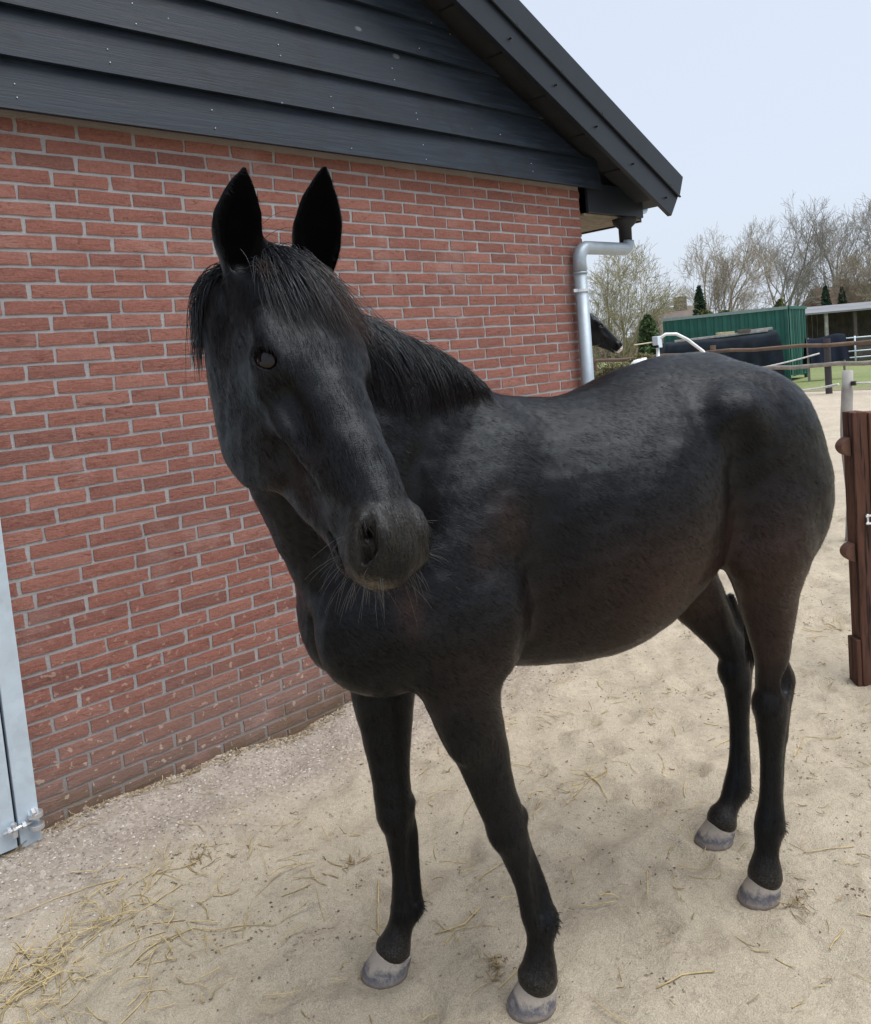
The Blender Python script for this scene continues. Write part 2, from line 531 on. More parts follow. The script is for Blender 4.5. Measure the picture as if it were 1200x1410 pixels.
def courses():
    """every brick: (x centre, z centre, kind)"""
    r = random.Random(21)
    out = []
    nrow = 45
    for c in range(nrow):
        z = WALL_H - COURSE * (c + 0.5) - 0.004
        x = CORNER_X
        seq = ['half'] if c % 2 == 0 else ['full']
        if c % 9 == 4: seq = ['three', 'three']
        x -= r.uniform(0, 0.004)
        k = 0
        while x > -3.15:
            kind = seq[k] if k < len(seq) else 'full'
            if k >= len(seq) and r.random() < 0.012: kind = 'three'
            L = BL[kind]
            cx = x - L / 2
            x -= L + 0.0145 + r.uniform(-.0040, .0040)
            k += 1
            if -1.75 < cx + L / 2 and cx - L / 2 < DOOR_X + 0.0:
                if z < 2.27: 
                    # cut brick against the door frame
                    w = cx + L / 2 - DOOR_X - 0.004
                    if 0.018 < w:
                        out.append((DOOR_X + 0.004 + w / 2, z + r.uniform(-.0015, .0015), 'cut%.3f' % w))
                    continue
            out.append((cx, z + r.uniform(-.0015, .0015), kind))
    return out
ALL = courses()
for _x, _z, k in ALL:
    if k.startswith('cut'):
        for q in range(8):
            if (k, q) not in brick_data:
                V, F = brick_mesh(float(k[3:]), q * 7 + 1)
                me = bpy.data.meshes.new("brick"); me.from_pydata(V, [], F); me.update(); me.materials.append(M_BRICK)
                brick_data[(k, q)] = (me, np.array(V), F)
# what the horse hides of the wall, as seen from where one stands in the yard (wall x, z)
HID = [(0.53, 1.76), (0.51, 1.94), (0.63, 2.18), (0.69, 2.37), (0.85, 2.57), (0.89, 2.35), (1.05, 2.3), (1.27, 2.61), (1.38, 2.38), (1.26, 2.1), (1.68, 1.8), (2.13, 1.59), (2.42, 1.41), (3.52, 1.40), (3.77, -1.08), (1.16, -0.06), (1.05, 0.18), (0.92, 0.32), (0.85, 0.7), (0.71, 1.17), (0.58, 1.44)]
def inside(x, z, poly=HID):
    c = False; j = len(poly) - 1
    for i in range(len(poly)):
        (xi, zi), (xj, zj) = poly[i], poly[j]
        if (zi > z) != (zj > z) and x < (xj - xi) * (z - zi) / (zj - zi) + xi: c = not c
        j = i
    return c
def rank(b):
    x, z, k = b
    if inside(x, z) or x < DOOR_X - 0.02 or x + 0.1 < -0.42 + 0.19 * z * 0.5: return 1e6
    return math.hypot(x + 1.2582, 3.2939) + (0.4 if k == 'half' or k.startswith('cut') else 0)
order = sorted(range(len(ALL)), key=lambda i: rank(ALL[i]))
single, rest = order[:298], order[298:]
r_ = random.Random(4)
for i in single:
    x, z, k = ALL[i]
    o = bpy.data.objects.new("brick", brick_data[(k, r_.randrange(8))][0])
    o.location = (lx(x), 0, z); o.rotation_euler = (0, r_.uniform(-.006, .006), 0)
    link(o, brick_wall)
VV, FF, nb = [], [], 0
for i in rest:
    x, z, k = ALL[i]
    me, V, F = brick_data[(k, r_.randrange(8))]
    VV.append(V + np.array([lx(x), 0, z])); FF += [tuple(nb + q for q in f) for f in F]; nb += len(V)
o = np_mesh("brickwork", np.vstack(VV), np.array(FF), M_BRICK_J, brick_wall, smooth=False)
tag(o, kind="stuff")

# weatherboards: each one a board with its lower edge standing proud
SL = 0.4925                                   # rake: z falls 0.4925 per metre
def rake_x(z, off=0.0): return 1.988 + (3.435 - z - off) / SL
BPITCH = 0.1835
for i in range(12):
    zb = 2.655 + BPITCH * i; zt = zb + BPITCH + 0.02
    r = random.Random(i)
    xe = min(4.05, rake_x(zb, -0.02)); xl = max(-4.6, -2.0 * 1.0 - (xe - 1.4)) if i > 3 else -3.4
    xe_t = min(4.05, rake_x(zt, -0.02))
    if xe - xl < 0.4: break
    if i == 0: xe, xe_t = 3.98, 3.66
    if i == 0: xe, xe_t = 3.42, 3.42
    n = 30
    mb = MB()
    pr = [(-0.112, zb), (-0.076, zt), (-0.058, zt), (-0.088, zb)]      # (y, z)
    vs = []
    for k in range(n + 1):
        t = k / n
        for (y, z) in pr:
            xx = xl + ((xe if z == zb else xe_t) - xl) * t
            w = 0.0016 * math.sin(xx * 2.1 + i * 1.7) + 0.001 * math.sin(xx * 5.3 + i)
            vs.append((lx(xx), y + w - (0.002 * (i % 2)), z + 0.0015 * math.sin(xx * 1.3 + i * 2)))
    fs = []
    for k in range(n):
        a = 4 * k
        for q in range(4):
            fs.append((a + q, a + (q + 1) % 4, a + 4 + (q + 1) % 4, a + 4 + q))
    fs += [(0, 1, 2, 3), (4 * n + 3, 4 * n + 2, 4 * n + 1, 4 * n)]
    mb.add(vs, fs)
    mb.build("weatherboard", M_BOARD, barn)
    for k in range(5):                                    # nail heads
        if i > 3: break
        nx = -0.3 + k * 0.72 + r.uniform(-.25, .25)
        if nx < xe - 0.25:
            for dz in (0.03 + r.uniform(-.01, .02), 0.085 + r.uniform(-.01, .03))[:r.choice((1, 2, 2))]:
                t = (dz) / (zt - zb); y = -0.112 + 0.036 * t
                q = MB(); q.tube([(lx(nx), y - 0.005, zb + dz), (lx(nx), y + 0.006, zb + dz)], 0.0022, 6)
                q.build("nail_head", M_BOLT, barn)
# backing behind the boards
mb = MB(); mb.prism([(lx(-4.4), 2.70), (lx(3.40), 2.70), (lx(rake_x(2.80)), 2.80), (lx(-0.9), rake_x(0) * 0 + 4.85), (lx(-4.4), 3.3)], -0.055, 0.10)
mb.build("gable_backing", M_DARKWOOD, barn)

# verge: two stepped strips on the gable edge, each with screws
EX = 4.069                                    # roof edge at the eaves
def rz(x, z0): return z0 - SL * (x - 3.917)
xa, xb = -0.9, 3.925
def verge(name, zlo, zhi, y0, y1, xend_lo, xend_hi, mat):
    m_ = MB()
    m_.prism([(lx(xa), rz(xa, zlo)), (lx(xend_lo), rz(xend_lo, zlo)), (lx(xend_hi), rz(xend_hi, zhi)), (lx(xa), rz(xa, zhi))], y0, y1)
    return m_.build(name, mat, barn, bevel=0.003)
lower = verge("bargeboard", 2.480, 2.655, -0.300, -0.270, 3.918, 4.015, M_TRIM)
upper = verge("verge_flashing", 2.658, 2.825, -0.312, -0.255, 4.018, 4.078, M_TRIM)
bead = MB(); bead.tube([(lx(xa), -0.314, rz(xa, 2.660)), (lx(4.02), -0.314, rz(4.02, 2.660))], 0.007, 8)
bead.build("drip_edge", M_TRIM, barn, smooth=True)
for k in range(9):
    for zz, dx in ((2.640, 0.0), (2.672, 0.06)):
        x = 3.90 - k * 0.37 - 0.05 + dx
        q = MB(); q.tube([(lx(x), -0.320, rz(x, zz if zz > 2.65 else 2.56)), (lx(x), -0.296, rz(x, zz if zz > 2.65 else 2.56))], 0.006, 8)
        q.build("screw", M_SCREW, barn)
# boarded soffit under the overhang, board by board
for k in range(14):
    x1_ = 3.90 - k * 0.36; x0_ = x1_ - 0.345
    m_ = MB()
    za, zb_ = rz(x0_, 2.60), rz(x1_, 2.60)
    m_.add([(lx(x0_), -0.268, za), (lx(x1_), -0.268, zb_), (lx(x1_), -0.03, zb_), (lx(x0_), -0.03, za),
            (lx(x0_), -0.268, za + 0.018), (lx(x1_), -0.268, zb_ + 0.018), (lx(x1_), -0.03, zb_ + 0.018), (lx(x0_), -0.03, za + 0.018)],
           [(0, 3, 2, 1), (4, 5, 6, 7), (0, 1, 5, 4), (1, 2, 6, 5), (2, 3, 7, 6), (3, 0, 4, 7)])
    m_.build("soffit_board", M_DARKWOOD, barn)
# roof slabs
m_ = MB()
def slab(xs, zs, y0, y1, t):
    (x0_, x1_), (z0_, z1_) = xs, zs
    m_.add([(lx(x0_), y0, z0_), (lx(x1_), y0, z1_), (lx(x1_), y1, z1_), (lx(x0_), y1, z0_),
            (lx(x0_), y0, z0_ + t), (lx(x1_), y0, z1_ + t), (lx(x1_), y1, z1_ + t), (lx(x0_), y1, z0_ + t)],
           [(0, 3, 2, 1), (4, 5, 6, 7), (0, 1, 5, 4), (1, 2, 6, 5), (2, 3, 7, 6), (3, 0, 4, 7)])
slab((-0.9, 4.06), (rz(-0.9, 2.655), rz(4.06, 2.655)), -0.25, 8.2, 0.14)
slab((-5.9, -0.9), (rz(4.06, 2.655), rz(-0.9, 2.655)), -0.25, 8.2, 0.14)
m_.build("roof", M_ROOFTILE, barn)
# boxed eaves at the corner
m_ = MB(); m_.box(lx(3.345), lx(3.985), -0.045, -0.022, 2.515, 2.705)
m_.build("eaves_board", M_TRIM, barn, bevel=0.003)
m_ = MB(); m_.box(lx(3.325), lx(3.975), -0.020, 8.0, 2.500, 2.514); m_.build("eaves_soffit", M_PALEWOOD, barn)
m_ = MB(); m_.box(lx(3.976), lx(3.998), -0.020, 8.0, 2.49, 2.70); m_.build("fascia", M_TRIM, barn)
# gutter along the eaves with its outlet
m_ = MB()
prof = [(4.0 + 0.065 + 0.065 * math.cos(a), 2.62 + 0.065 * math.sin(a)) for a in [math.pi + math.pi * i / 10 for i in range(11)]]
prof2 = [(4.065 + 0.060 * math.cos(a), 2.62 + 0.060 * math.sin(a)) for a in [2 * math.pi - math.pi * i / 10 for i in range(11)]]
m_.prism([(lx(x), z) for x, z in prof + prof2], 0.0, 8.0)
m_.build("gutter", M_ZINC, barn)
m_ = MB(); m_.tube([(lx(3.785), -0.02, 2.505), (lx(3.785), -0.02, 2.47), (lx(3.785), -0.02, 2.44), (lx(3.785), -0.02, 2.29)], [0.085, 0.078, 0.045, 0.043], 16)
m_.build("gutter_outlet", M_DARKWOOD, barn, smooth=True)
# downpipe with elbow and clamp
PXX, PYY = 3.180, -0.066
dp = MB()
pts = [(lx(PXX), PYY, -0.02), (lx(PXX), PYY, 2.19)]
dp.tube(pts, 0.041, 20)
pipe = dp.build("downpipe", M_ZINC, barn, smooth=True)
el_ = MB()
ep = [(lx(PXX), PYY, 2.12), (lx(PXX), PYY, 2.20)]
for a in np.linspace(0, math.pi / 2, 9)[1:]:
    ep.append((lx(PXX + 0.085 * (1 - math.cos(a))), PYY, 2.20 + 0.085 * math.sin(a)))
ep += [(lx(3.68), PYY + 0.02, 2.292)]
for a in np.linspace(0, math.pi / 2, 7)[1:]:
    ep.append((lx(3.725 + 0.06 * math.sin(a)), PYY + 0.03, 2.292 + 0.06 * (1 - math.cos(a))))
el_.tube(ep, 0.0425, 20)
el_.build("pipe_elbow", M_ZINC, pipe, smooth=True)
cl = MB(); cl.tube([(lx(PXX), PYY, 2.005), (lx(PXX), PYY, 2.022)], 0.047, 20); cl.box(lx(PXX - 0.085), lx(PXX - 0.042), PYY - 0.005, PYY + 0.005, 2.004, 2.024)
cl.build("pipe_clamp", M_BOLT, pipe)
cl = MB(); cl.tube([(lx(PXX), PYY, 2.118), (lx(PXX), PYY, 2.130)], 0.0455, 20); cl.build("pipe_collar", M_ZINC, pipe, smooth=True)

# ------------------------------------------------------------------ galvanised door at the left end of the wall
gate = empty("steel_door", (-1.0, -0.03, 0.0))
tag(gate, "pale galvanised steel door and frame at the end of the brick wall", "door")
def gx(x): return x + 1.0
m_ = MB(); m_.box(gx(-0.418), gx(-0.345), -0.030, 0.03, 0.0, 2.25); m_.build("door_frame", M_GALV, gate, bevel=0.004)
m_ = MB(); m_.box(gx(-1.70), gx(-0.428), -0.028, 0.012, 0.035, 2.22); leaf = m_.build("door_leaf", M_GALV, gate, bevel=0.003)
m_ = MB(); m_.box(gx(-1.62), gx(-0.505), -0.0315, -0.0285, 0.14, 2.15); m_.build("door_panel", M_GALV, leaf, bevel=0.001)
m_ = MB(); m_.box(gx(-0.4275), gx(-0.4185), -0.005, 0.03, 0.03, 2.2); m_.build("gap_strip", M_SCREW, gate)  # black strip set back in the gap between frame and leaf
# hinge: two pipe clamps on the frame, an eye bolt with nuts across the gap
hz = 0.115
hg = MB()
for dz in (-0.022, 0.022):
    hg.tube([(gx(-0.362), -0.048, hz + dz - 0.009), (gx(-0.362), -0.048, hz + dz + 0.009)], 0.026, 14)
hinge = hg.build("hinge", M_BOLT, gate, bevel=0.002)
hb = MB(); hb.tube([(gx(-0.475), -0.048, hz - 0.003), (gx(-0.375), -0.048, hz)], 0.007, 10); hb.build("hinge_bolt", M_BOLT, hinge, smooth=True)
for x in (-0.455, -0.437, -0.405):
    nb_ = MB(); nb_.tube([(gx(x - 0.006), -0.048, hz), (gx(x + 0.006), -0.048, hz)], 0.0135, 6); nb_.build("nut", M_BOLT, hinge)
nb_ = MB(); nb_.tube([(gx(-0.437), -0.048, hz - 0.03), (gx(-0.437), -0.048, hz + 0.02)], 0.010, 8); nb_.build("stud", M_BOLT, hinge)
nb_ = MB(); nb_.tube([(gx(-0.372), -0.072, hz + 0.032), (gx(-0.372), -0.050, hz + 0.042)], 0.011, 6); nb_.build("clamp_nut", M_BOLT, hinge)
# ------------------------------------------------------------------ paddocks, fences and what stands beyond
HOOF_SPOTS += [(0.605 + math.cos(HY) * f - math.sin(HY) * l, -1.893 + math.sin(HY) * f + math.cos(HY) * l)
               for HY in (math.radians(161.3),) for f, l in ((0.36, 0.143), (0.640, -0.165), (-0.428, 0.134), (-0.525, -0.152))]
ground = build_ground()
gf = mesh_obj("grass_field", [(20.9, -40, 0.006), (160, -90, 0.006), (160, 140, 0.006), (22.6, 60, 0.006)], [(0, 1, 2, 3)], M_GRASS)
tag(gf, kind="structure")

M_BARK_GREY = plain("bark_grey", (0.27, 0.25, 0.23), 0.9, 0, 0.3, 4.0)  # bark kept pale: distance haze on the bare trees is put into the colour
M_BARK_OLIVE = plain("bark_olive", (0.29, 0.265, 0.16), 0.9, 0, 0.3, 4.0)
M_BARK_TAN = plain("bark_tan", (0.30, 0.255, 0.20), 0.9, 0, 0.3, 4.0)
M_CONIFER = plain("conifer_green", (0.022, 0.050, 0.024), 0.85, 0, 0.5, 2.0)
M_BUSH = plain("bush_green", (0.050, 0.085, 0.026), 0.85, 0, 0.5, 2.0)
M_HEDGE = plain("hedge_olive", (0.115, 0.105, 0.045), 0.9, 0, 0.5, 2.0)
M_HEDGE_Y = plain("hedge_yellow_green", (0.075, 0.085, 0.022), 0.9, 0, 0.5, 2.0)

def tubes_np(segs, sides):
    """segs: array (n,8): p0 p1 r0 r1 -> verts, quads"""
    S = np.asarray(segs, float); n = len(S)
    p0, p1, r0, r1 = S[:, 0:3], S[:, 3:6], S[:, 6], S[:, 7]
    d = p1 - p0; d /= np.maximum(np.linalg.norm(d, axis=1), 1e-9)[:, None]
    up = np.where(np.abs(d[:, 2:3]) < 0.9, np.array([[0, 0, 1.0]]), np.array([[1.0, 0, 0]]))
    s = np.cross(d, up); s /= np.linalg.norm(s, axis=1)[:, None]; q = np.cross(d, s)
    a = np.arange(sides) * 2 * math.pi / sides
    off = s[:, None, :] * np.cos(a)[None, :, None] + q[:, None, :] * np.sin(a)[None, :, None]
    A = p0[:, None] + off * r0[:, None, None]; B = p1[:, None] + off * r1[:, None, None]
    V = np.concatenate([A, B], 1).reshape(-1, 3)
    base = (np.arange(n) * 2 * sides)[:, None]
    k = np.arange(sides); k2 = (k + 1) % sides
    Q = np.stack([base + k, base + k2, base + sides + k2, base + sides + k], -1).reshape(-1, 4)
    return V, Q

def grow_tree(seed, H, spread, r0, trunk_frac=0.22, stems=1, upright=0.5, levels=5, kids=(6, 5, 5, 4, 4), lean=(0, 0)):
    r = np.random.default_rng(seed)
    trunk, tw = [], []
    def branch(p, d, L, rad, lev):
        n = 5 if lev < 2 else 3 if lev < 4 else 2
        pts = [p]; dd = d.copy()
        for i in range(n):
            dd = dd + r.normal(0, 0.07 + 0.03 * lev, 3) + np.array([0, 0, 0.09 * upright])
            dd /= np.linalg.norm(dd)
            pts.append(pts[-1] + dd * L / n)
        rr = np.linspace(rad, rad * (0.45 if lev < levels - 1 else 0.25), n + 1)
        tgt = trunk if lev == 0 else tw
        for i in range(n):
            tgt.append((*pts[i], *pts[i + 1], rr[i], rr[i + 1], lev))
        if lev >= levels: return
        k = kids[lev]
        for c in range(k):
            t = (trunk_frac + (1 - trunk_frac) * (c + r.uniform(0, 1)) / k) if lev == 0 else 0.25 + 0.75 * (c + r.uniform(0, 1)) / k
            f = min(t * n, n - 1e-3); i = int(f); pp = pts[i] + (pts[i + 1] - pts[i]) * (f - i)
            loc = pts[i + 1] - pts[i]; loc /= np.linalg.norm(loc)
            side = r.normal(0, 1, 3); side -= side @ loc * loc; side /= np.linalg.norm(side)
            ang = r.uniform(0.40, 0.80) * (1.1 if lev == 0 else 1.0)
            nd = loc * math.cos(ang) + side * math.sin(ang) * spread
            nd = nd + np.array([0, 0, 0.25 * upright]); nd /= np.linalg.norm(nd)
            branch(pp, nd, L * r.uniform(0.50, 0.72) * (1.0 if lev else 0.9), rr[i] * r.uniform(0.45, 0.62), lev + 1)
        branch(pts[-1], dd, L * 0.55, rr[-1], lev + 1)
    for s in range(stems):
        a = r.uniform(0, 6.28)
        d = np.array([math.cos(a) * 0.28 * (stems > 1) + lean[0], math.sin(a) * 0.28 * (stems > 1) + lean[1], 1.0]); d /= np.linalg.norm(d)
        branch(np.array([0, 0, -0.1]) + np.array([d[0], d[1], 0]) * 0.2 * (stems > 1), d, H * 0.44, r0 / (stems ** 0.5), 0)
    return np.array(trunk), np.array(tw)

def tree(name, label, seed, base, H, mat, twig_min=0.010, **kw):
    t, w = grow_tree(seed, H, r0=kw.pop('r0', H * 0.022), **kw)
    root = empty(name, base)
    tag(root, label, "tree", "bare trees beyond the paddock")
    V, Q = tubes_np(t[:, :8], 8); np_mesh("trunk", V, Q, mat, root)
    w = w.copy(); w[:, 6:8] = np.maximum(w[:, 6:8], twig_min * 0.5)
    V, Q = tubes_np(w[:, :8], 4); np_mesh("crown", V, Q, mat, root)
    return root

tree("bare_tree", "olive twigged bare tree partly behind the downpipe", 3, (28.6, 16.9, 0), 6.6, M_BARK_OLIVE, 0.010, spread=1.15, stems=3, upright=0.35, trunk_frac=0.12, kids=(5, 4, 4, 3, 2), levels=5)
tree("bare_tree", "rounded many stemmed bare tree behind the left half of the green container", 14, (55.3, 26.6, 0), 10.6, M_BARK_TAN, 0.014, spread=1.1, stems=3, upright=0.55, trunk_frac=0.15, levels=5, kids=(5, 4, 4, 3, 2))
tree("bare_tree", "tall grey bare tree with a leaning fork above the container's right end", 23, (63.4, 25.9, 0), 13.0, M_BARK_GREY, 0.016, spread=1.0, stems=2, upright=0.55, trunk_frac=0.2, levels=5, kids=(5, 4, 4, 3, 2))
tree("bare_tree", "tall grey bare tree directly above the two dark columnar conifers", 31, (67.4, 23.4, 0), 13.2, M_BARK_GREY, 0.016, spread=1.05, stems=2, upright=0.5, trunk_frac=0.2, levels=5, kids=(5, 4, 4, 3, 2))
tree("bare_tree", "grey bare tree cut off by the right edge of the picture", 47, (68.0, 18.6, 0), 12.6, M_BARK_GREY, 0.016, spread=1.05, stems=2, upright=0.5, trunk_frac=0.2, levels=5, kids=(5, 4, 4, 3, 2))
tree("bare_tree", "dense brownish bare tree behind the shed roof at the right edge", 52, (54.5, 16.0, 0), 7.0, M_BARK_TAN, 0.014, spread=1.0, stems=4, upright=0.5, trunk_frac=0.1, levels=5, kids=(4, 4, 4, 3, 2))
tree("bare_tree", "small tan bare tree low in the gap between downpipe and green bush", 61, (38.0, 22.6, 0), 4.2, M_BARK_TAN, 0.012, spread=1.2, stems=3, upright=0.4, trunk_frac=0.1, levels=4, kids=(4, 4, 4, 4, 3))

def leaf_cloud(name, parent, mat, n, fn, size, seed):
    """n leaf-sized quads; fn(r, n) gives points inside the volume"""
    r = np.random.default_rng(seed)
    P = fn(r, n)
    a = r.normal(0, 1, (n, 3)); a /= np.linalg.norm(a, axis=1)[:, None]
    b = r.normal(0, 1, (n, 3)); b -= (a * b).sum(1)[:, None] * a; b /= np.linalg.norm(b, axis=1)[:, None]
    s = size * r.uniform(0.5, 1.3, (n, 1))
    V = np.stack([P - a * s, P + b * s * 0.45, P + a * s, P - b * s * 0.45], 1).reshape(-1, 3)
    Q = np.arange(4 * n).reshape(n, 4)
    return np_mesh(name, V, Q, mat, parent, smooth=False)

def shell(fn_r, H, n, r, z0=0.0):
    """points mostly near the outside of a column whose radius is fn_r(t)"""
    t = r.uniform(0, 1, n); a = r.uniform(0, 6.283, n)
    lump = 1 + 0.13 * np.sin(a * 3 + t * 9) + 0.10 * np.sin(a * 5 - t * 17) + 0.08 * r.normal(0, 1, n)
    R = fn_r(t) * (1 - 0.45 * r.uniform(0, 1, n) ** 2) * lump
    return np.stack([R * np.cos(a), R * np.sin(a), z0 + H * t], 1)

def conifer(label, base, H, W, seed, mat=M_CONIFER, blunt=False, name="columnar_conifer", group="dark conifers among the bare trees"):
    root = empty(name, base); tag(root, label, "tree" if not blunt else "shrub", group if not blunt else None)
    m_ = MB(); m_.tube([(0, 0, -0.05), (0, 0, H * 0.8)], [0.09, 0.02], 8); m_.build("trunk", M_BARK_GREY, root)
    fr = (lambda t: W * np.sqrt(np.clip(1 - (t - 0.35) ** 2 / 0.43, 0.02, 1))) if blunt else (lambda t: W * np.clip(np.sin(np.pi * np.clip(0.16 + t * 0.84, 0, 1)) ** 0.75, 0.05, 1))
    leaf_cloud("crown", root, mat, 5200, lambda r, n: shell(fr, H, n, r), 0.11 if not blunt else 0.09, seed)
    return root
conifer("dark pointed conifer rising behind the left part of the green container", (40.5, 19.5, 0), 4.45, 0.40, 5)
conifer("left of the two slim dark conifers above the shed roof", (52.6, 17.7, 0), 4.25, 0.36, 6)
conifer("right of the two slim dark conifers above the shed roof", (53.3, 17.0, 0), 4.10, 0.30, 7)
conifer("clipped rounded green shrub at the left end of the green container", (24.5, 12.75, 0), 2.62, 0.36, 8, M_BUSH, True, "clipped_shrub")

def hedge(name, label, p0, p1, H, W, mat, n, seed, z0=0.0):
    root = empty(name, (p0[0], p0[1], 0)); tag(root, label, "hedge")
    d = np.array([p1[0] - p0[0], p1[1] - p0[1], 0.0]); L = np.linalg.norm(d); d /= L; s = np.array([-d[1], d[0], 0])
    def fn(r, n):
        u = r.uniform(0, L, n); z = H * (1 - r.uniform(0, 1, n) ** 1.6) * (0.88 + 0.12 * np.sin(u * 2.3) + 0.06 * np.sin(u * 6.1))
        w = W * r.uniform(-1, 1, n)
        return d[None] * u[:, None] + s[None] * w[:, None] + np.array([0, 0, 1.0])[None] * (z + z0)[:, None]
    leaf_cloud("foliage", root, mat, n, fn, 0.065, seed)
    segs = []
    r = np.random.default_rng(seed + 1)
    for i in range(int(L * 5)):
        b = d * r.uniform(0, L) + s * r.uniform(-W, W); t = b + np.array([r.normal(0, .15), r.normal(0, .15), H * r.uniform(.6, 1.0)])
        segs.append((*b, *t, 0.012, 0.006))
    V, Q = tubes_np(segs, 4); np_mesh("stems", V, Q, M_BARK_TAN, root)
    return root
hedge("winter_hedge", "low olive brown hedge behind the white muzzled horse", (17.8, 12.6), (21.6, 9.3), 1.30, 0.35, M_HEDGE, 9000, 21)
hedge("clipped_hedge", "yellow green hedge top showing above the container", (31.25, 14.65), (32.2, 11.4), 2.80, 0.40, M_HEDGE_Y, 16000, 22)
hedge("reed_hedge", "pale tan reed hedge in the distance left of the green shrub", (33.0, 21.4), (36.5, 17.6), 2.0, 0.4, plain("reed_tan", (0.23, 0.18, 0.12), 0.9, 0, 0.4, 2.0), 7000, 23)

# far row of scrub that closes the horizon
def scrub(r, n):
    u = r.uniform(0, 1, n); y = -30 + 160 * u; x = 98 + 10 * np.sin(u * 9) + r.normal(0, 2, n)
    h = 2.6 + 1.2 * np.sin(u * 31) + 0.9 * np.sin(u * 77)
    return np.stack([x, y, h * (1 - r.uniform(0, 1, n) ** 1.5)], 1)
o = leaf_cloud("distant_scrub", None, plain("scrub_grey", (0.105, 0.092, 0.070), 0.95, 0, 0.3, 0.5), 30000, scrub, 0.40, 40)
tag(o, "far grey brown scrub along the horizon", "scrub", kind="stuff")

# ------------------------------------------------------------------ green container
def oriented(name, p0, p1):
    """Empty at p0 whose x axis runs to p1"""
    a = math.atan2(p1[1] - p0[1], p1[0] - p0[0])
    return empty(name, (p0[0], p0[1], 0), a), math.hypot(p1[0] - p0[0], p1[1] - p0[1])
M_CONT = plain("container_green", (0.012, 0.105, 0.080), 0.5, 0, 0.18, 2.5)
M_CONT_D = plain("container_frame_green", (0.010, 0.085, 0.066), 0.55, 0, 0.2, 2.5)
cont, CL = oriented("shipping_container", (25.90, 13.00), (26.63, 8.81))
tag(cont, "green corrugated shipping container beyond the paddock rails", "container")
CH, CW = 2.50, 2.4
def corrugated(name, x0, x1, y, z0, z1, along_x=True, pitch=0.28, dep=0.045):
    n = int(round((x1 - x0) / pitch)); pts = []
    for i in range(n):
        a = x0 + (x1 - x0) * i / n; w = (x1 - x0) / n
        pts += [(a, 0), (a + w * 0.36, 0), (a + w * 0.5, dep), (a + w * 0.86, dep)]
    pts.append((x1, 0))
    V, F = [], []
    for u, d in pts:
        for z in (z0, z1):
            V.append((u, y + d, z) if along_x else (y - d, u, z))
    for i in range(len(pts) - 1):
        F.append((2 * i, 2 * i + 2, 2 * i + 3, 2 * i + 1))
    return mesh_obj(name, V, F, M_CONT, cont)
corrugated("side_panel", 0.10, CL - 0.10, -0.02, 0.16, CH - 0.10)
corrugated("door_panel", 0.10, CW - 0.10, CL + 0.02, 0.16, CH - 0.10, False, 0.42)
for x, y in ((0.05, 0.05), (CL - 0.05, 0.05), (CL - 0.05, CW - 0.05), (0.05, CW - 0.05)):
    m_ = MB(); m_.box(x - 0.05, x + 0.05, y - 0.1, y, 0, CH); m_.build("corner_post", M_CONT_D, cont)
m_ = MB(); m_.box(0.0, CL, -0.06, 0.0, CH - 0.10, CH + 0.002); m_.build("top_rail", plain("container_rail_pale", (0.22, 0.30, 0.28), 0.5), cont)
m_ = MB(); m_.box(0.0, CL, -0.055, 0.0, 0.06, 0.18); m_.build("bottom_rail", M_CONT_D, cont)
m_ = MB(); m_.box(CL - 0.002, CL + 0.055, 0.0, CW, CH - 0.1, CH + 0.001); m_.build("door_header", M_CONT_D, cont)
m_ = MB(); m_.box(0.02, CL - 0.02, 0.08, CW, CH - 0.05, CH - 0.005); m_.build("roof", M_CONT_D, cont)
m_ = MB(); m_.box(0.02, CL - 0.02, CW - 0.04, CW, 0.1, CH - 0.05); m_.build("back_panel", M_CONT, cont)
for y in (0.55, 0.95, 1.45, 1.85):
    m_ = MB(); m_.tube([(CL + 0.06, y, 0.2), (CL + 0.06, y, CH - 0.12)], 0.018, 6); m_.build("locking_bar", M_CONT_D, cont)

# ------------------------------------------------------------------ tarpaulin covered stack in front of it
M_TARP = plain("tarpaulin_slate", (0.010, 0.015, 0.022), 0.8, 0, 0.45, 3.0, 0.3, 0.15)
stack, TL = oriented("covered_stack", (21.9, 10.75), (24.0, 8.02))
tag(stack, "dark tarpaulin covered stack standing in front of the green container", "covered stack")
nu, nv = 60, 26
V, F = [], []
for i in range(nu + 1):
    u = i / nu
    for j in range(nv + 1):
        w = j / nv                                     # over the top, front to back
        a = (w - 0.5) * 2
        top = 1.63 + 0.10 * u + 0.015 * math.sin(u * 7) + 0.010 * math.sin(u * 19 + 1) - 0.06 * u * (1 - u)
        endf = min(1.0, (1 - u) * 34, u * 34)
        if abs(a) < 0.52:
            y, z = a / 0.52 * 0.62, top - 0.07 * (a / 0.52) ** 2
        else:
            t = (abs(a) - 0.52) / 0.48
            y = math.copysign(0.62 + 0.05 * t + 0.05 * math.sin(u * 34 + 2 * math.sin(u * 9)) * t, a); z = top - 0.07 - t * (top - 0.10)
        z = z if endf >= 1 else z * (0.55 + 0.45 * math.sqrt(max(0, endf)))
        V.append((u * TL, y, max(0.03, z)))
for i in range(nu):
    for j in range(nv):
        a = i * (nv + 1) + j
        F.append((a, a + nv + 1, a + nv + 2, a + 1))
mesh_obj("tarpaulin", V, F, M_TARP, stack, True)
V = [(0.04, -0.64, 0.0), (0.04, 0.64, 0.0), (0.04, 0.55, 0.90), (0.04, -0.55, 0.90)]; 
mesh_obj("end_flap", V, [(0, 1, 2, 3)], M_TARP, stack)
V = [(TL - 0.04, -0.66, 0.0), (TL - 0.04, 0.66, 0.0), (TL - 0.10, 0.58, 1.0), (TL - 0.10, -0.58, 1.0)]
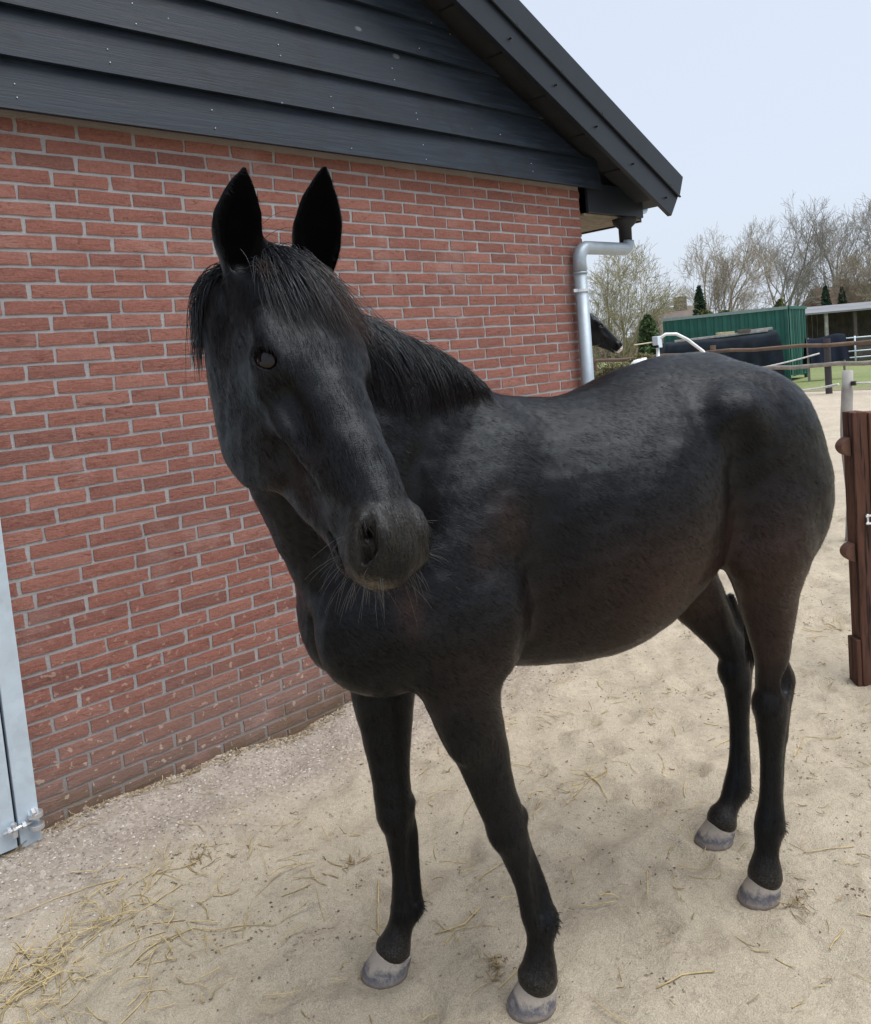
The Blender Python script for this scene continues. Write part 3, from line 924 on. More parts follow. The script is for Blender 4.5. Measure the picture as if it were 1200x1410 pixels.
mesh_obj("end_flap", V, [(0, 1, 2, 3)], plain("tarpaulin_black", (0.012, 0.013, 0.015), 0.6), stack)
M_PLANK = plain("weathered_plank", (0.30, 0.29, 0.27), 0.85, 0, 0.3, 8.0, 0.2)
def topbox(name, label, x0, x1, y0, y1, z0, z1, mat, tilt=0.0):
    o = empty(name + "_base") if False else None
    m_ = MB(); m_.box(-(x1 - x0) / 2, (x1 - x0) / 2, -(y1 - y0) / 2, (y1 - y0) / 2, 0, z1 - z0)
    q = m_.build(name, mat, None, bevel=0.01)
    a = stack.rotation_euler[2]; cx, cy = (x0 + x1) / 2, (y0 + y1) / 2
    q.location = (stack.location[0] + cx * math.cos(a) - cy * math.sin(a), stack.location[1] + cx * math.sin(a) + cy * math.cos(a), z0)
    q.rotation_euler = (0, tilt, a)
    tag(q, label, "plank" if "plank" in name else "sack")
    return q
topbox("loose_plank", "long pale grey plank lying on the dark tarpaulin stack", 0.4, 3.1, -0.36, -0.16, 1.665, 1.735, M_PLANK, -0.035)
topbox("loose_plank", "short grey plank at the right end on top of the tarpaulin stack", 2.35, 3.30, -0.10, 0.14, 1.735, 1.82, M_PLANK, -0.04)
topbox("folded_sack", "small yellowish folded sack on top of the tarpaulin stack", 1.65, 2.15, -0.34, -0.05, 1.737, 1.81, plain("sack_beige", (0.42, 0.38, 0.22), 0.9))
topbox("folded_sack", "small dark folded sack on top of the tarpaulin stack", 2.25, 2.6, -0.40, -0.16, 1.742, 1.84, plain("sack_brown", (0.10, 0.085, 0.07), 0.9))

# draped cover beside the container
M_NAVY = plain("navy_cover", (0.007, 0.011, 0.022), 0.85, 0, 0.3, 3.0, 0.2, 0.15)
rack = empty("draped_rack", (26.7, 7.75, 0), math.radians(-44)); tag(rack, "dark navy cover draped over a rail right of the container", "covered rack")
V, F = [], []
for i in range(21):
    for j in range(13):
        u, w = i / 20, (j / 12 - 0.5) * 2
        z = 1.42 - 0.05 * math.sin(u * 6) - (abs(w) ** 1.5) * 0.85
        V.append((-0.55 + u * 1.25, w * 0.32 + 0.04 * math.sin(u * 21) * abs(w), z))
for i in range(20):
    for j in range(12):
        a = i * 13 + j; F.append((a, a + 13, a + 14, a + 1))
mesh_obj("cover", V, F, M_NAVY, rack, True)
for x in (-0.5, 0.65):
    m_ = MB(); m_.tube([(x, 0, 0), (x, 0, 1.40)], 0.04, 8); m_.build("leg", M_BARK_GREY, rack)

# ------------------------------------------------------------------ open shed, houses
M_SHED = plain("shed_wood_dark", (0.075, 0.062, 0.052), 0.9, 0, 0.35, 3.0)
M_SHEDROOF = plain("shed_roof_grey", (0.16, 0.165, 0.175), 0.7, 0, 0.2, 1.0)
shed, SLn = oriented("field_shed", (39.2, 13.9), (43.4, 9.0))
tag(shed, "long low field shed with pale grey roof beyond the grass", "shed")
m_ = MB(); m_.add([(-0.4, -0.5, 2.36), (SLn, -0.5, 2.36), (SLn, 3.2, 2.75), (-0.4, 3.2, 2.75), (-0.4, -0.5, 2.44), (SLn, -0.5, 2.44), (SLn, 3.2, 2.83), (-0.4, 3.2, 2.83)],
      [(0, 3, 2, 1), (4, 5, 6, 7), (0, 1, 5, 4), (1, 2, 6, 5), (2, 3, 7, 6), (3, 0, 4, 7)]); m_.build("roof", M_SHEDROOF, shed)
for k in range(26):
    m_ = MB(); m_.box(k * SLn / 26 + 0.01, (k + 1) * SLn / 26 - 0.01, 3.0, 3.05, 0, 2.72); m_.build("back_board", M_SHED, shed)
for k in range(6):
    m_ = MB(); m_.box(k * SLn / 5 - 0.07, k * SLn / 5 + 0.07, -0.3, -0.16, 0, 2.38); m_.build("post", M_PLANK if k == 1 else M_SHED, shed)
for k, (a, b) in enumerate(((0.1, 1.2), (2.7, 5.2))):
    for j in range(5):
        m_ = MB(); m_.box(a, b, -0.13, -0.10, 0.05 + j * 0.22, 0.25 + j * 0.22); m_.build("front_board", M_SHED, shed)

def house(name, label, c, rz_, L, W, H, R, wall, roof, wins):
    h = empty(name, (c[0], c[1], 0), rz_); tag(h, label, "house")
    m_ = MB(); m_.box(-L / 2, L / 2, -W / 2, W / 2, 0, H); m_.build("wall", wall, h)
    m_ = MB()
    e = 0.3
    m_.add([(-L / 2 - e, -W / 2 - e, H - 0.1), (L / 2 + e, -W / 2 - e, H - 0.1), (L / 2 + e, W / 2 + e, H - 0.1), (-L / 2 - e, W / 2 + e, H - 0.1), (-L / 2 - e, 0, H + R), (L / 2 + e, 0, H + R)],
           [(0, 1, 5, 4), (2, 3, 4, 5), (1, 2, 5), (3, 0, 4), (0, 3, 2, 1)]); rf = m_.build("roof", roof, h)
    m_ = MB(); m_.box(-0.3, 0.3, -0.3, 0.3, H + R - 0.5, H + R + 0.55); m_.build("chimney", roof, rf)
    for (x, z, w, hh) in wins:
        m_ = MB(); m_.box(x - w / 2, x + w / 2, -W / 2 - 0.03, -W / 2 + 0.02, z, z + hh); f = m_.build("window", plain("window_white", (0.7, 0.7, 0.7), 0.5), h)
        m_ = MB(); m_.box(x - w / 2 + 0.08, x + w / 2 - 0.08, -W / 2 - 0.045, -W / 2 - 0.032, z + 0.08, z + hh - 0.08); m_.build("pane", plain("pane_dark", (0.03, 0.035, 0.04), 0.15), f)
    return h
M_HR1 = plain("roof_tiles_greybrown", (0.13, 0.105, 0.09), 0.85, 0, 0.2, 1.5)
M_HR2 = plain("roof_tiles_red", (0.20, 0.10, 0.07), 0.85, 0, 0.2, 1.5)
M_HWB = plain("house_brick", (0.22, 0.13, 0.10), 0.9, 0, 0.2, 2.0)
M_HWW = plain("house_white", (0.62, 0.62, 0.60), 0.8, 0, 0.1, 1.0)
house("farm_house", "grey brown roofed house behind the left end of the container", (44.4, 22.9), math.radians(-44), 2.6, 3.0, 2.2, 1.5, M_HWB, M_HR1, [(-1.0, 0.8, 0.9, 1.1)])
house("farm_house", "reddish roofed house with white front between the slim conifers", (66.9, 21.9), math.radians(-44), 4.4, 4.0, 3.3, 1.5, M_HWW, M_HR2, [(-1.6, 2.0, 1.0, 1.0), (0.6, 2.0, 1.0, 1.0)])

# ------------------------------------------------------------------ rail fence
M_RAIL = plain("rail_brown", (0.125, 0.082, 0.058), 0.85, 0, 0.3, 6.0, 0.2)
M_RAILG = plain("rail_grey", (0.24, 0.215, 0.19), 0.85, 0, 0.25, 6.0, 0.2)
M_METALPOST = plain("post_dark_metal", (0.035, 0.030, 0.034), 0.6)
fence = empty("rail_fence", (21.1, 8.0, 0)); tag(fence, "brown and grey two rail paddock fence in front of the grass", "fence")
def fp(t, z, dx=0.0):                                  # t along the fence: 0 left .. 1 right
    return (21.58 + (20.2 - 21.58) * t + dx - 21.1, 13.3 + (0.5 - 13.3) * t - 8.0, z)
def rail(t0, t1, z0, z1, mat, r=0.05):
    m_ = MB(); m_.tube([fp(t0 + (t1 - t0) * k / 6, z0 + (z1 - z0) * k / 6 + 0.02 * math.sin(k * 2.1)) for k in range(7)], r, 8); m_.build("rail", mat, fence, smooth=True)
rail(0.0, 0.36, 1.22, 1.26, M_RAIL, 0.055); rail(0.36, 0.68, 1.27, 1.24, M_RAIL, 0.05); rail(0.68, 1.0, 1.23, 1.25, M_RAIL, 0.05)
rail(0.46, 0.74, 0.72, 0.75, M_RAILG, 0.055); rail(0.74, 1.0, 0.75, 0.76, M_RAILG, 0.055); rail(0.0, 0.46, 0.70, 0.72, M_RAIL, 0.05)
for t, top, mat, w in ((0.02, 1.30, M_RAIL, 0.07), (0.19, 1.32, M_RAIL, 0.07), (0.365, 1.45, M_RAIL, 0.08), (0.622, 1.40, M_METALPOST, 0.085), (0.80, 1.40, M_RAIL, 0.07), (0.98, 1.40, M_RAIL, 0.07)):
    m_ = MB(); m_.tube([fp(t, -0.05, 0.10), fp(t, top, 0.10)], w, 10); m_.build("post", mat, fence, smooth=False)

M_ROPE = plain("white_rope", (0.68, 0.68, 0.66), 0.8)
def rope(name, label, pts, r=0.012):
    m_ = MB(); m_.tube(pts, r, 6); o = m_.build(name, M_ROPE, None, smooth=True); tag(o, label, "rope"); return o
def sag(a, b, s, n=9):
    a, b = np.array(a), np.array(b); return [tuple(a + (b - a) * t - np.array([0, 0, s * 4 * t * (1 - t)])) for t in np.linspace(0, 1, n)]
rope("fence_rope", "white rope slanting up to the dark metal fence post", sag((21.3, 8.4, 0.62), (21.35, 5.75, 1.02), 0.05), 0.022)

# near wooden post with rope
wp = empty("wooden_post", (5.47, -0.79, 0)); tag(wp, "weathered grey round post behind the brown gate post", "post")
m_ = MB()
pp = [(0.02 * math.sin(k), 0.01 * math.cos(k), -0.05 + k * 0.15) for k in range(10)]
m_.tube(pp[:9] + [(0.05, 0.0, 1.31)], [0.047, 0.046, 0.045, 0.045, 0.044, 0.044, 0.043, 0.043, 0.042, 0.039], 12); m_.build("shaft", M_PLANK, wp, smooth=True)
m_ = MB(); m_.tube([(0.0, -0.04, 1.215), (0.0, -0.075, 1.215)], 0.018, 8); m_.build("insulator", M_SCREW, wp)
rope("post_rope", "white rope running from the grey post towards the far paddock", sag((5.40, -0.76, 1.215), (12.0, 3.05, 0.92), 0.10), 0.010)
rope("post_rope", "white rope leaving the grey post to the right", sag((5.47, -0.85, 1.215), (6.3, -2.2, 1.22), 0.02), 0.009)

# ------------------------------------------------------------------ brown gate post at the right edge
M_BROWN = plain("gate_brown", (0.115, 0.055, 0.036), 0.85, 0, 0.4, 9.0, 0.3)
def make_gatewood(name, c, dark):
    m = NM(name)
    v = m.coord('Object', (5, 5, 0.6))
    g = m.noise(v, 4.0, 6, 0.65, 0.5)
    cc = m.ramp(g, [(0.3, tuple(x * 0.45 for x in c)), (0.5, c), (0.75, tuple(x * 1.35 for x in c))])
    if dark:
        st = m.noise(m.coord('Object', (22, 22, 1.2)), 2.2, 3, 0.6)
        cc = m.mix(m.mrange(st, 0.54, 0.64, 0.0, 0.85), cc, (0.008, 0.007, 0.007))
    m.color(cc); m.set(Roughness=0.85); m.b.inputs['Specular IOR Level'].default_value = 0.25; m.bump(g, 0.8, 0.010)
    return m.m
M_GW1 = make_gatewood("gate_wood_dark", (0.095, 0.045, 0.031), True)
M_GW2 = make_gatewood("gate_wood_red", (0.155, 0.070, 0.046), False)
gp = empty("gate_post", (2.80, -1.81, 0), math.radians(-44)); tag(gp, "reddish brown timber gate post at the right edge", "gate post")
# local x runs to the right across the view, y away from the viewer
m_ = MB(); m_.box(-0.028, 0.040, -0.05, 0.05, -0.05, 1.255); m_.build("post", M_GW1, gp, bevel=0.006)
m_ = MB(); m_.box(0.043, 0.150, -0.060, 0.03, -0.03, 1.25); m_.build("board", M_GW2, gp, bevel=0.008)
m_ = MB(); m_.box(0.153, 0.26, -0.050, 0.03, -0.03, 1.24); m_.build("board", M_GW2, gp, bevel=0.008)
m_ = MB(); m_.box(-0.052, -0.030, -0.045, 0.04, -0.05, 0.19); m_.build("foot_block", M_GW1, gp, bevel=0.004)
for z in (1.095, 0.60):
    m_ = MB()
    prof = [(-0.030 - 0.045 * math.sin(math.pi * k / 10) ** 0.6, z - 0.045 + 0.09 * k / 10) for k in range(11)]
    m_.prism(prof[::-1], -0.03, 0.035); m_.build("bracket", M_BROWN, gp, bevel=0.004)
m_ = MB(); m_.box(0.014, 0.022, -0.062, -0.051, 0.735, 0.785); m_.tube([(0.006, -0.066, 0.742), (0.030, -0.066, 0.742)], 0.006, 8); m_.tube([(0.006, -0.066, 0.775), (0.030, -0.066, 0.779)], 0.006, 8)
m_.build("latch", M_BOLT, gp)

# ------------------------------------------------------------------ white bent pole with insulator, white tub
M_WHITE = plain("white_plastic", (0.74, 0.76, 0.78), 0.45)
wpole = empty("bent_pole", (5.84, 1.04, 0)); tag(wpole, "white bent metal pole with box insulator behind the black horse", "pole")
m_ = MB(); m_.tube([(0, 0, 0), (0, 0, 1.60)], 0.016, 10); m_.build("upright", M_WHITE, wpole, smooth=True)
m_ = MB(); pts = [(-0.01, 0.01, 1.665), (0.06, -0.06, 1.722), (0.13, -0.13, 1.715), (0.20, -0.20, 1.655), (0.30, -0.30, 1.53), (0.34, -0.34, 1.40), (0.35, -0.35, 0.02)]
cp = catmull_pts(pts, 26) if 'catmull_pts' in globals() else pts
m_.tube(cp, 0.015, 10); m_.build("bent_arm", M_WHITE, wpole, smooth=True)
m_ = MB(); m_.box(-0.040, 0.040, -0.03, 0.03, 1.625, 1.71); m_.box(-0.030, 0.030, -0.035, -0.028, 1.60, 1.628); m_.build("insulator", plain("insulator_white_blue", (0.60, 0.70, 0.78), 0.4), wpole, bevel=0.006)
m_ = MB(); m_.tube([(-0.16, 0.15, 1.645), (-0.04, 0.03, 1.655)], 0.007, 6); m_.build("rod", plain("rod_cream", (0.55, 0.50, 0.36), 0.6), wpole)

tub = empty("white_tub", (9.2, 3.37, 0)); tag(tub, "small white rounded container showing just over the black horse's back", "barrel")
m_ = MB(); m_.tube([(0, 0, 0), (0, 0, 0.1), (0, 0, 0.5), (0, 0, 0.9), (0, 0, 1.30), (0, 0, 1.38), (0, 0, 1.43), (0, 0, 1.445)], [0.15, 0.165, 0.175, 0.175, 0.17, 0.15, 0.10, 0.04], 20); m_.build("body", M_WHITE, tub, smooth=True)
m_ = MB(); m_.tube([(0.08, 0, 1.42), (0.08, 0, 1.455)], 0.035, 12); m_.build("cap", M_WHITE, tub, smooth=True)

tg = empty("tube_gate", (35.5, 11.0, 0), math.radians(-44)); tag(tg, "pale tubular metal gate in front of the field shed", "gate")
for k, z in enumerate((0.35, 0.62, 0.90, 1.18)):
    m_ = MB(); m_.tube([(0, 0, z), (3.4, 0, z)], 0.030, 6); m_.build("rail", M_GALV, tg, smooth=True)
for x in (0.0, 1.1, 2.3, 3.4):
    m_ = MB(); m_.tube([(x, 0.0, 0.0), (x, 0.0, 1.25)], 0.035, 6); m_.build("upright", M_GALV, tg, smooth=True)
from concurrent.futures import ThreadPoolExecutor
# ------------------------------------------------------------------ signed-distance sculpting for the animals
def catmull(P, n):
    """resample rows of P (k,m) to about n rows with a centripetal-like Catmull-Rom"""
    P = np.asarray(P, float); k = len(P)
    if k == 2:
        return np.array([P[0] + (P[1] - P[0]) * t for t in np.linspace(0, 1, n)])
    Q = np.vstack([2 * P[0] - P[1], P, 2 * P[-1] - P[-2]])
    L = np.linalg.norm(np.diff(P[:, :3], axis=0), axis=1); s = np.concatenate([[0], np.cumsum(L)])
    out = []
    for u in np.linspace(0, s[-1], n):
        i = min(np.searchsorted(s, u, side='right') - 1, k - 2); i = max(i, 0)
        t = (u - s[i]) / max(1e-9, L[i])
        p0, p1, p2, p3 = Q[i], Q[i + 1], Q[i + 2], Q[i + 3]
        out.append(0.5 * (2 * p1 + (p2 - p0) * t + (2 * p0 - 5 * p1 + 4 * p2 - p3) * t * t + (3 * p1 - p0 - 3 * p2 + p3) * t ** 3))
    return np.array(out)

def resample(D, n):
    L = np.linalg.norm(np.diff(D[:, :3], axis=0), axis=1); s = np.concatenate([[0], np.cumsum(L)])
    u = np.linspace(0, s[-1], n)
    return np.stack([np.interp(u, s, D[:, c]) for c in range(D.shape[1])], 1)

class Sculpt:
    def __init__(self):
        self.prims = []
    def chain(self, nodes, side=(0, 1, 0), k=0.03, n=24, op='add'):
        """nodes: (x,y,z, r_across, r_side)   side: the direction r_side is measured in"""
        D = catmull(nodes, n)
        D = resample(D, n)
        p, r = D[:, :3], np.maximum(D[:, 3:5], 0.002)
        T = np.gradient(p, axis=0); T /= np.linalg.norm(T, axis=1)[:, None]
        S = np.tile(np.asarray(side, float), (len(p), 1)) if np.ndim(side) == 1 else np.asarray(side)
        S = S - (S * T).sum(1)[:, None] * T; S /= np.linalg.norm(S, axis=1)[:, None]
        B = np.cross(T, S)
        rm = r.max()
        f4 = np.float32
        self.prims.append(dict(t='c', p=p.astype(f4), r=r.astype(f4), S=S.astype(f4), B=B.astype(f4), T=T.astype(f4), ds=f4(np.linalg.norm(np.diff(p, axis=0), axis=1).mean()), pp=(p * p).sum(1).astype(f4), k=k, op=op, lo=p.min(0) - rm, hi=p.max(0) + rm))
        return self
    def barrel(self, nodes, k=0.03, n=160):
        """cross-sections square to x: (x, y, z, half height, half width)"""
        D = resample(catmull(nodes, n), n); D = D[np.argsort(D[:, 0])].astype(np.float32)
        rm = D[:, 3:5].max()
        self.prims.append(dict(t='b', D=D, k=k, op='add', lo=D[:, :3].min(0) - rm, hi=D[:, :3].max(0) + rm))
        return self
    def ell(self, c, r, R=None, k=0.04, op='add'):
        """ellipsoid; R columns are its axes"""
        c = np.asarray(c, float); r = np.asarray(r, float)
        R = np.eye(3) if R is None else np.asarray(R, float)
        ext = np.sqrt(((R * r[None, :]) ** 2).sum(1))
        self.prims.append(dict(t='e', c=c.astype(np.float32), r=r.astype(np.float32), R=R.astype(np.float32), k=k, op=op, lo=c - ext, hi=c + ext))
        return self
    def mirror_ell(self, c, r, R=None, k=0.04, op='add'):
        for s in (1, -1):
            Rm = R
            if R is not None and s < 0:
                Rm = np.diag([1, -1, 1]) @ np.asarray(R)
            self.ell((c[0], c[1] * s, c[2]), r, Rm, k, op)
        return self
    @staticmethod
    def _ed(a, b, c, ra, rb, rc):
        k0 = np.sqrt((a / ra) ** 2 + (b / rb) ** 2 + (c / rc) ** 2)
        k1 = np.sqrt((a / ra ** 2) ** 2 + (b / rb ** 2) ** 2 + (c / rc ** 2) ** 2)
        return np.where(k0 < 0.02, -np.minimum(ra, rb), k0 * (k0 - 1) / np.maximum(k1, 1e-6))
    def _prim(self, q, P):
        if q['t'] == 'e':
            X = (P - q['c']) @ q['R']
            return self._ed(X[:, 0], X[:, 1], X[:, 2], *q['r'])
        if q['t'] == 'b':
            D = q['D']; x = np.clip(P[:, 0], D[0, 0], D[-1, 0])
            I = lambda c: np.interp(x, D[:, 0], D[:, c]).astype(np.float32)
            ra, rb = I(3), I(4)
            return self._ed(P[:, 2] - I(2), P[:, 1] - I(1), P[:, 0] - x, ra, rb, np.minimum(ra, rb))
        p, r, S, B = q['p'], q['r'], q['S'], q['B']; T, ds = q['T'], q['ds']
        D = P @ p.T; D *= -2; D += q['pp']
        i = D.argmin(1)
        X = P - p[i]
        t = np.clip((X * T[i]).sum(1), -ds, ds)
        j = np.clip(i + np.where(t > 0, 1, -1), 0, len(p) - 1)
        w = np.abs(t) / ds; w[j == i] = 0
        t = np.where(j == i, 0, t)
        w1 = (1 - w)
        ra = r[i, 0] * w1 + r[j, 0] * w; rb = r[i, 1] * w1 + r[j, 1] * w
        X = X - T[i] * t[:, None]
        Si, Bi = S[i], B[i]
        a_ = (X * Bi).sum(1); b_ = (X * Si).sum(1); c_ = (X * T[i]).sum(1)
        end = (i == 0) | (i == len(p) - 1)
        c_ = np.where(end, c_, 0)
        return self._ed(a_, b_, c_, ra, rb, np.minimum(ra, rb))
    def eval(self, P, far=0.25):
        """P all in one neighbourhood"""
        lo, hi = P.min(0), P.max(0)
        P = P.astype(np.float32)
        d = np.full(len(P), far, np.float32)
        for q in self.prims:
            m = q['k'] + 0.045
            if (q['lo'] - m > hi).any() or (q['hi'] + m < lo).any():
                continue
            e = self._prim(q, P); k = q['k']
            if q['op'] == 'add':
                h = np.maximum(k - np.abs(d - e), 0) / k
                d = np.minimum(d, e) - h * h * k * 0.25
            else:
                e = -e
                h = np.maximum(k - np.abs(d - e), 0) / k
                d = np.maximum(d, e) + h * h * k * 0.25
        return d
    def eval_all(self, P, cell=0.10):
        key = np.floor(P / cell).astype(np.int64)
        key = (key[:, 0] * 4001 + key[:, 1]) * 4001 + key[:, 2]
        order = np.argsort(key, kind='stable'); ks = key[order]
        cuts = np.concatenate([[0], np.where(np.diff(ks))[0] + 1, [len(ks)]])
        out = np.empty(len(P))
        def job(ab):
            ix = order[ab[0]:ab[1]]
            out[ix] = self.eval(P[ix])
        with ThreadPoolExecutor(4) as ex:
            list(ex.map(job, zip(cuts[:-1], cuts[1:])))
        return out
    def mesh(self, h=0.005, up=4):
        lo = np.min([q['lo'] for q in self.prims if q['op'] == 'add'], axis=0) - 0.05
        hi = np.max([q['hi'] for q in self.prims if q['op'] == 'add'], axis=0) + 0.05
        H = h * up
        N = np.ceil((hi - lo) / H).astype(int) + 1
        ax = [lo[i] + H * np.arange(N[i]) for i in range(3)]
        G = np.stack(np.meshgrid(*ax, indexing='ij'), -1).reshape(-1, 3)
        dc = self.eval_all(G, 0.45).reshape(N)
        # fine samples only near the surface
        near = np.abs(dc) < H * 1.2
        F = np.repeat(np.repeat(np.repeat(dc, up, 0), up, 1), up, 2).astype(np.float32)
        nm = np.repeat(np.repeat(np.repeat(near, up, 0), up, 1), up, 2)
        I = np.argwhere(nm)
        # sample (i) of the fine grid sits at lo + h*(i - (up-1)/2)
        off = (up - 1) / 2
        P = lo + h * (I - off)
        F[tuple(I.T)] = self.eval_all(P, 0.2)
        V, Q = surface_nets(F)
        V = lo + h * (V - off)
        for it in range(1):
            d = self.eval_all(V, 0.2); e = h * 0.6; g = np.empty_like(V)
            for a in range(3):
                W = V.copy(); W[:, a] += e
                g[:, a] = (self.eval_all(W, 0.2) - d) / e
            gl = np.maximum((g * g).sum(1), 0.15)
            st = np.clip(d / gl, -h * 0.6, h * 0.6)
            V = V - g * st[:, None]
        return V, Q

def surface_nets(F):
    s = F < 0
    nx, ny, nz = F.shape
    acc = np.zeros((nx - 1, ny - 1, nz - 1, 3), np.float32); cnt = np.zeros((nx - 1, ny - 1, nz - 1), np.float32)
    def edge(ax):
        a = [slice(None)] * 3; b = [slice(None)] * 3
        a[ax] = slice(0, -1); b[ax] = slice(1, None)
        return s[tuple(a)] != s[tuple(b)], tuple(a), tuple(b)
    quads = []
    crossings = []
    for ax in range(3):
        m, a, b = edge(ax)
        I = np.argwhere(m)
        fa = F[a][m]; fb = F[b][m]
        t = fa / (fa - fb)
        pos = I.astype(np.float32); pos[:, ax] += t
        crossings.append((ax, I, pos, s[a][m]))
        o1, o2 = (ax + 1) % 3, (ax + 2) % 3
        for d1 in (0, -1):
            for d2 in (0, -1):
                J = I.copy(); J[:, o1] += d1; J[:, o2] += d2
                ok = ((J >= 0) & (J < np.array(acc.shape[:3]))).all(1)
                np.add.at(acc, tuple(J[ok].T), pos[ok]); np.add.at(cnt, tuple(J[ok].T), 1)
    act = cnt > 0
    vid = np.full(act.shape, -1, np.int64); vid[act] = np.arange(act.sum())
    V = acc[act] / cnt[act][:, None]
    for ax, I, pos, inside in crossings:
        o1, o2 = (ax + 1) % 3, (ax + 2) % 3
        c = []
        for d1, d2 in ((0, 0), (-1, 0), (-1, -1), (0, -1)):
            J = I.copy(); J[:, o1] += d1; J[:, o2] += d2
            c.append(vid[tuple(J.T)])
        q = np.stack(c, 1)
        q[~inside] = q[~inside][:, ::-1]
        quads.append(q)
    return V.astype(float), np.concatenate(quads)
# ------------------------------------------------------------------ the black horse (x forward, y to its left, z up)
HORSE_O, HORSE_YAW = (0.605, -1.893, 0.0), math.radians(161.3)
HEAD_R = np.array([[-0.1146, -0.9381, -0.3268], [0.5501, -0.334, 0.7655], [-0.8272, -0.092, 0.5543]])
HEAD_T = np.array([0.8907, 0.4569, 1.8632])
HEAD_S = 1.05

def eye_frame(sg):
    """centre of the eyeball, slit direction, upwards, outwards - in head space"""
    nn = np.array([0.02, 0.86, 0.50]); nn /= np.linalg.norm(nn)
    e1 = np.array([0.80, -0.32, 0.52]); e1 -= e1 @ nn * nn; e1 /= np.linalg.norm(e1)
    e2 = np.cross(nn, e1); e2 = e2 if e2[0] < 0 else -e2
    c0 = np.array([0.197, 0.078, -0.060])
    m = np.array([1, sg, 1])
    return c0 * m, e1 * m, e2 * m, nn * m

def add_head(S, R, T, s, ears=True, eye_r=0.0215):
    """head space: x down the face from the poll, y to the horse's left, z out of the forehead"""
    def X(p): return T + R @ (np.asarray(p, float) * s)
    def ch(nodes, k, n=20, op='add', side=(0, 1, 0)):
        S.chain([(*X(q[:3]), q[3] * s, q[4] * s) for q in nodes], side=R @ np.asarray(side, float), k=k * s, n=n, op=op)
    def el(c, r, k, op='add', A=None):
        for sg in ((1, -1) if abs(c[1]) > 1e-6 else (1,)):
            M = np.eye(3) if A is None else np.asarray(A, float)
            if sg < 0: M = np.diag([1, -1, 1]) @ M
            S.ell(X((c[0], c[1] * sg, c[2])), np.asarray(r) * s, R @ M, k * s, op)
    # skull and nose
    ch([(-0.015, 0, -0.085, 0.060, 0.052), (0.05, 0, -0.078, 0.074, 0.070), (0.12, 0, -0.080, 0.082, 0.084),
        (0.19, 0, -0.086, 0.086, 0.092), (0.26, 0, -0.088, 0.081, 0.082), (0.34, 0, -0.086, 0.074, 0.068),
        (0.42, 0, -0.082, 0.068, 0.058), (0.48, 0, -0.080, 0.062, 0.054), (0.53, 0, -0.082, 0.054, 0.050)], 0.03, 90)
    # flat nasal bridge
    ch([(0.20, 0, -0.045, 0.040, 0.060), (0.30, 0, -0.045, 0.034, 0.046), (0.42, 0, -0.046, 0.030, 0.036), (0.50, 0, -0.05, 0.028, 0.034)], 0.03, 60)
    # cheeks and jaw
    el((0.205, 0.050, -0.180), (0.135, 0.036, 0.118), 0.035, A=[[0.95, 0, 0.30], [0, 1, 0], [-0.30, 0, 0.95]])
    ch([(0.20, 0, -0.215, 0.060, 0.040), (0.29, 0, -0.205, 0.052, 0.042), (0.37, 0, -0.178, 0.044, 0.038), (0.45, 0, -0.150, 0.036, 0.033), (0.51, 0, -0.138, 0.030, 0.034)], 0.03, 60)
    # muzzle
    el((0.525, 0, -0.086), (0.050, 0.054, 0.052), 0.03)
    el((0.538, 0, -0.100), (0.032, 0.048, 0.032), 0.015)
    el((0.500, 0, -0.147), (0.040, 0.036, 0.020), 0.008)          # lower lip and chin
    el((0.525, 0.0, -0.1355), (0.075, 0.075, 0.0060), 0.008, 'sub', A=[[0.993, 0, -0.12], [0, 1, 0], [0.12, 0, 0.993]])   # mouth slit
    el((0.520, 0.050, -0.062), (0.046, 0.024, 0.034), 0.022, A=[[0.9, 0, 0.43], [0, 1, 0], [-0.43, 0, 0.9]])           # nostril wings
    # comma shaped nostril
    for sg in (1, -1):
        ch([(0.505, 0.050 * sg, -0.026, 0.008, 0.012), (0.520, 0.056 * sg, -0.034, 0.013, 0.018), (0.537, 0.058 * sg, -0.048, 0.011, 0.016), (0.550, 0.050 * sg, -0.064, 0.005, 0.009)], 0.010, 12, 'sub')
        ch([(0.517, 0.050 * sg, -0.040, 0.011, 0.014), (0.500, 0.042 * sg, -0.060, 0.010, 0.012)], 0.006, 6, 'sub')
    el((0.515, 0.034, -0.030), (0.030, 0.012, 0.014), 0.014)
    # brow, socket, lids
    el((0.168, 0.076, -0.042), (0.060, 0.026, 0.022), 0.040)
    el((0.218, 0.080, -0.078), (0.045, 0.018, 0.030), 0.025)
    for sg in (1, -1):
        c0, e1, e2, nn = eye_frame(sg)
        M = np.stack([e1, e2, nn], 1)
        S.ell(X(c0 + nn * 0.004), np.array([0.034, 0.027, 0.022]) * s, R @ M, 0.014 * s)
        S.ell(X(c0 + nn * 0.022), np.array([0.0255, 0.0165, 0.018]) * s, R @ M, 0.005 * s, 'sub')
        for lid, (b, t0, t1, rr_, hgt) in enumerate(((0.0190, 0.12, math.pi - 0.12, 0.0050, 0.0235), (0.0172, math.pi + 0.12, 2 * math.pi - 0.12, 0.0040, 0.0200))):
            ring = []
            for a in np.linspace(t0, t1, 9):
                q = c0 + e1 * 0.0295 * math.cos(a) + e2 * b * math.sin(a) + nn * (hgt - 0.011 * math.cos(a) ** 2)
                ring.append((*q, rr_, rr_))
            ch(ring, 0.005, 24)
    # facial crest and the hollows round it
    for sg in (1, -1):
        ch([(0.235, 0.084 * sg, -0.098, 0.013, 0.010), (0.30, 0.070 * sg, -0.100, 0.012, 0.010), (0.355, 0.056 * sg, -0.102, 0.010, 0.008)], 0.018, 10)
    el((0.305, 0.082, -0.060), (0.060, 0.020, 0.018), 0.026, 'sub')
